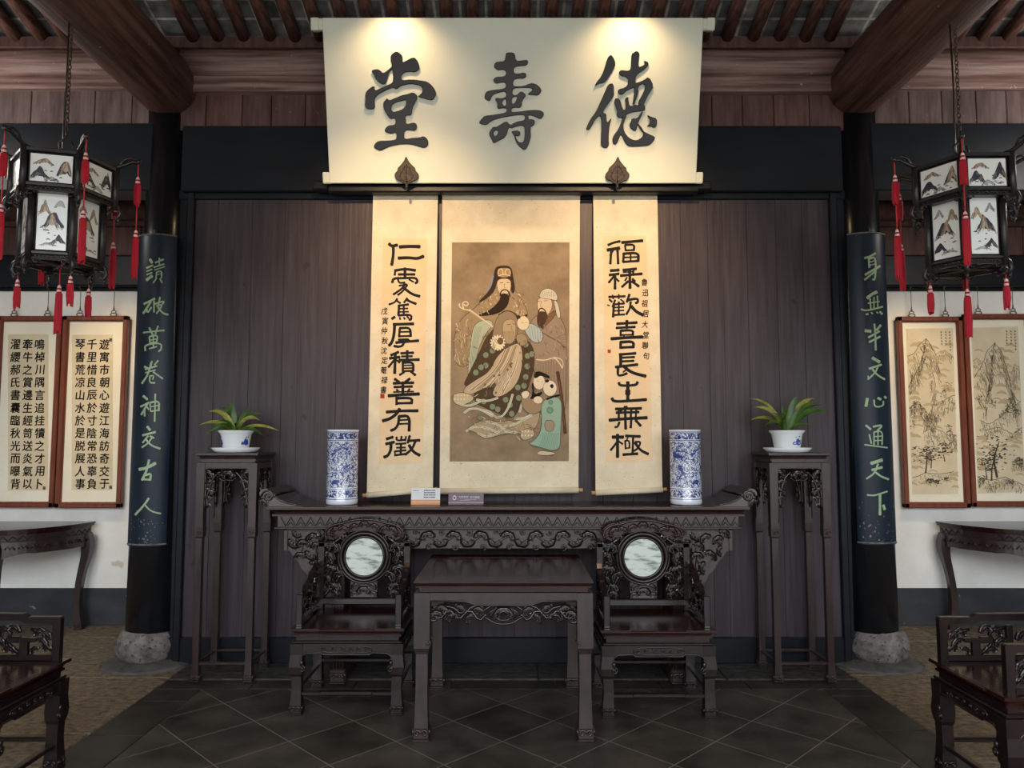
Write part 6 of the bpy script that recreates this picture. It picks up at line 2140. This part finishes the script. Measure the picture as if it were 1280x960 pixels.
def lantern(label, cx, cy, rot, zt, z_beam):
    t = thing('palace_lantern', label, 'lantern', (cx, cy, zt), 0, 'palace lanterns under the tie beams')
    Ru, Rl = .262, .205
    hu, hl = .235, .345          # heights of the two tiers
    zu0, zl1 = -hu, -hu + .07
    zl0 = -hu + .015 - hl - .028
    tiers = [('upper', Ru, zu0, 0.0, .030), ('lower', Rl, zl0, zl1 - .02, .028)]
    for nm, R, z0, z1, b in tiers:
        m = MB()
        C = [Vector((R * cos(rot + pi / 3 * k), R * sin(rot + pi / 3 * k), 0)) for k in range(6)]
        hexring(m, R, z1 - b * .7, z1, .024, rot)
        hexring(m, R * .985, z0 + .028, z0 + .028 + b * .6, .022, rot)
        hexring(m, R, z0, z0 + .008, .020, rot)
        for c in C: m.tube([c + Vector((0, 0, z0 - .012)), c + Vector((0, 0, z1 + .004))], .019, 8)
        m.build(nm + '_frame', M['lantern_wood'], t)
        # fretwork band and panes
        for k in range(6):
            a, c = C[k], C[(k + 1) % 6]
            mid = (a + c) / 2
            ex = (c - a).normalized()
            n = Vector((mid.x, mid.y, 0)).normalized()
            if ex.cross(Vector((0, 0, 1))).dot(n) < 0: ex = -ex
            L = (c - a).length
            m = MB()
            pts = []
            for i in range(25):
                s = -L / 2 + .015 + (L - .03) * i / 24
                pts.append(mid * .985 + ex * s + Vector((0, 0, z0 + .018 + .008 * sin(i * pi / 2.4))))
            m.tube(pts, .0045, 5)
            m.tube([mid * .985 + ex * (-L / 2 + .015 + (L - .03) * i / 24) + Vector((0, 0, z0 + .018 - .007 * sin(i * pi / 2.4))) for i in range(25)], .0035, 5)
            for sg in (-1, 1):
                q = mid * .985 + ex * sg * (L / 2 - .035) + Vector((0, 0, z0 - .008))
                m.tube([q + ex * (.022 * cos(w) * (1 - w / 9)) + Vector((0, 0, .016 * sin(w) * (1 - w / 9))) for w in [x * .6 for x in range(11)]], .0045, 5)
            m.build('fretwork', M['lantern_wood'], t)
            wi = L - .062
            zz0, zz1 = z0 + .05, z1 - b * .7 - .006
            m = MB()
            g0 = lambda x, z, h=0.0: mid * .985 + ex * x + n * h + Vector((0, 0, zz0 + z))
            H = zz1 - zz0
            w2 = wi / 2 + .004
            V = [g0(-w2, -.003, h) if q == 0 else g0(w2, -.003, h) if q == 1 else g0(w2, H + .003, h) if q == 2 else g0(-w2, H + .003, h) for h in (-.003, .001) for q in range(4)]
            m.add(V, [[0, 1, 2, 3], [7, 6, 5, 4], [0, 4, 5, 1], [1, 5, 6, 2], [2, 6, 7, 3], [3, 7, 4, 0]], 0)
            pane_art(m, lambda x, z: g0(x, z, .002 + lift()), wi, H, k * 7 + (3 if nm == 'upper' else 11) + int(cx > 0) * 5, 0)
            gp_ = m.build('glass_pane', [M['milk_glass'], M['glass_ink'], M['glass_grey'], M['glass_brown'], M['glass_pale_grey'], M['glass_pale_brown']], t)
            m = MB()       # slim border of the pane
            for (p0, p1) in (((-w2, 0), (w2, 0)), ((w2, 0), (w2, H)), ((w2, H), (-w2, H)), ((-w2, H), (-w2, 0))):
                m.tube([g0(p0[0], p0[1], .002), g0(p1[0], p1[1], .002)], .004, 4)
            m.build('pane_border', M['lantern_wood'], gp_)
    # inner roof and floor boards
    for (R, z) in ((Ru * .95, -.02), (Rl * .95, zl0 + .03)):
        m = MB()
        m.prism([(R * cos(rot + pi / 3 * k), R * sin(rot + pi / 3 * k)) for k in range(6)], z - .008, z, 'z')
        m.build('inner_board', M['lantern_wood'], t)
    m = MB()
    m.prism([(Ru * .97 * cos(rot + pi / 3 * k), Ru * .97 * sin(rot + pi / 3 * k)) for k in range(6)], zu0 + .004, zu0 + .014, 'z')
    m.build('inner_board', M['lantern_wood'], t)
    hang = []
    for k in range(6):
        d = Vector((cos(rot + pi / 3 * k), sin(rot + pi / 3 * k), 0))
        up = Vector((0, 0, 1))
        m = MB()
        Q = lambda r_, z: d * r_ + up * z
        m.tube([Q(Ru - .06, .0), Q(Ru + .0, .006), Q(Ru + .05, .03), Q(Ru + .085, .05), Q(Ru + .115, .045)], [.016, .014, .011, .010, .011], 7)
        m.tube([Q(Ru + .02, .015), Q(Ru + .04, .058), Q(Ru + .075, .072), Q(Ru + .10, .06)], [.006, .008, .007, .005], 6)
        m.ball(Q(Ru + .115, .052), .014, .014, .016, 0, 8, 5)
        m.tube([Q(Ru + .115, .05), Q(Ru + .13, .065), Q(Ru + .135, .055)], .005, 5)
        m.build('corner_arm', M['lantern_wood'], t)
        for (R, z) in ((Ru, zu0), (Rl, zl0)):
            m = MB()     # curled drop under each corner
            m.tube([Q(R, z + .03), Q(R + .022, z + .005), Q(R + .03, z - .03), Q(R + .012, z - .06), Q(R - .004, z - .045), Q(R + .008, z - .028)], [.011, .012, .012, .010, .007, .005], 7)
            m.tube([Q(R + .02, z - .055), Q(R + .018, z - .085)], [.012, .004], 7)
            m.tube([Q(R - .0, z - .0), Q(R - .03, z - .03), Q(R - .045, z - .015)], .006, 6)
            m.build('corner_drop', M['lantern_wood'], t)
        hang.append(Q(Ru + .115, .045))
        tassel(t, Q(Ru + .115, .04), [('c', .075), ('t', .165, .0155), ('c', .15), ('t', .28, .0155)])
    for k in (0, 2, 4):
        d = Vector((cos(rot + pi / 3 * k), sin(rot + pi / 3 * k), 0))
        tassel(t, d * (Rl + .0) + Vector((0, 0, zl0 - .06)), [('c', .02), ('t', .16, .015)])
    tassel(t, Vector((0, 0, zl0 + .02)), [('c', .12), ('t', .27, .016)])
    m = MB()
    for k in range(3):
        a = rot + pi / 3 * k
        m.tube([(Rl * cos(a), Rl * sin(a), zl0 + .012), (-Rl * cos(a), -Rl * sin(a), zl0 + .012)], .008, 6)
    m.build('foot_spokes', M['lantern_wood'], t)
    m = MB()
    for k in range(3):
        a = rot + pi / 3 * k + pi / 6
        m.tube([(Ru * .85 * cos(a), Ru * .85 * sin(a), -.004), (-Ru * .85 * cos(a), -Ru * .85 * sin(a), -.004)], .010, 6)
    m.tube([(0, 0, -.01), (0, 0, .05)], .012, 8)
    m.build('top_spokes', M['lantern_wood'], t)
    # hook, chain and power cord
    m = MB()
    m.tube([(.03, 0, .13), (.045, 0, .10), (.03, 0, .075), (0, 0, .07), (-.035, 0, .095), (-.04, 0, .125), (-.01, 0, .15), (0, 0, .17)], .006, 7)
    m.tube([(.014 * cos(a), 0, .06 + .018 * sin(a)) for a in [2 * pi * k / 12 for k in range(12)]], .004, 6, closed=True)
    m.build('hook', M['dark_metal'], t)
    m = MB()
    z, k = .18, 0
    while z < z_beam - zt - .01:
        ax = (1, 0) if k % 2 else (0, 1)
        m.tube([(.009 * cos(a) * ax[0], .009 * cos(a) * ax[1], z + .017 * sin(a)) for a in [2 * pi * q / 10 for q in range(10)]], .0032, 5, closed=True)
        z += .026; k += 1
    m.build('chain', M['chain'], t)
    m = MB(); m.tube([(-.022, .01, .0), (-.024, .01, .2), (-.018, .01, .5), (-.022, .01, z_beam - zt - .0)], .005, 6); m.build('power_cord', M['lantern_wood'], t)
    return t


M['chain'] = mat('rusty_chain', rgb(92, 66, 54), rgb(60, 48, 44), .6, nscale=40, metal=.3)
zlan = at(61, 187, 3.86).z
zbm = zBeam - .225
lantern('black six-sided palace lantern with painted panes and red tassels, left side', -2.535, 4.07, radians(-90 + 16 + 30), zlan, zbm)
lantern('black six-sided palace lantern with painted panes and red tassels, right side', 2.555, 4.08, radians(-90 - 1 + 30), zlan - .02, zbm)
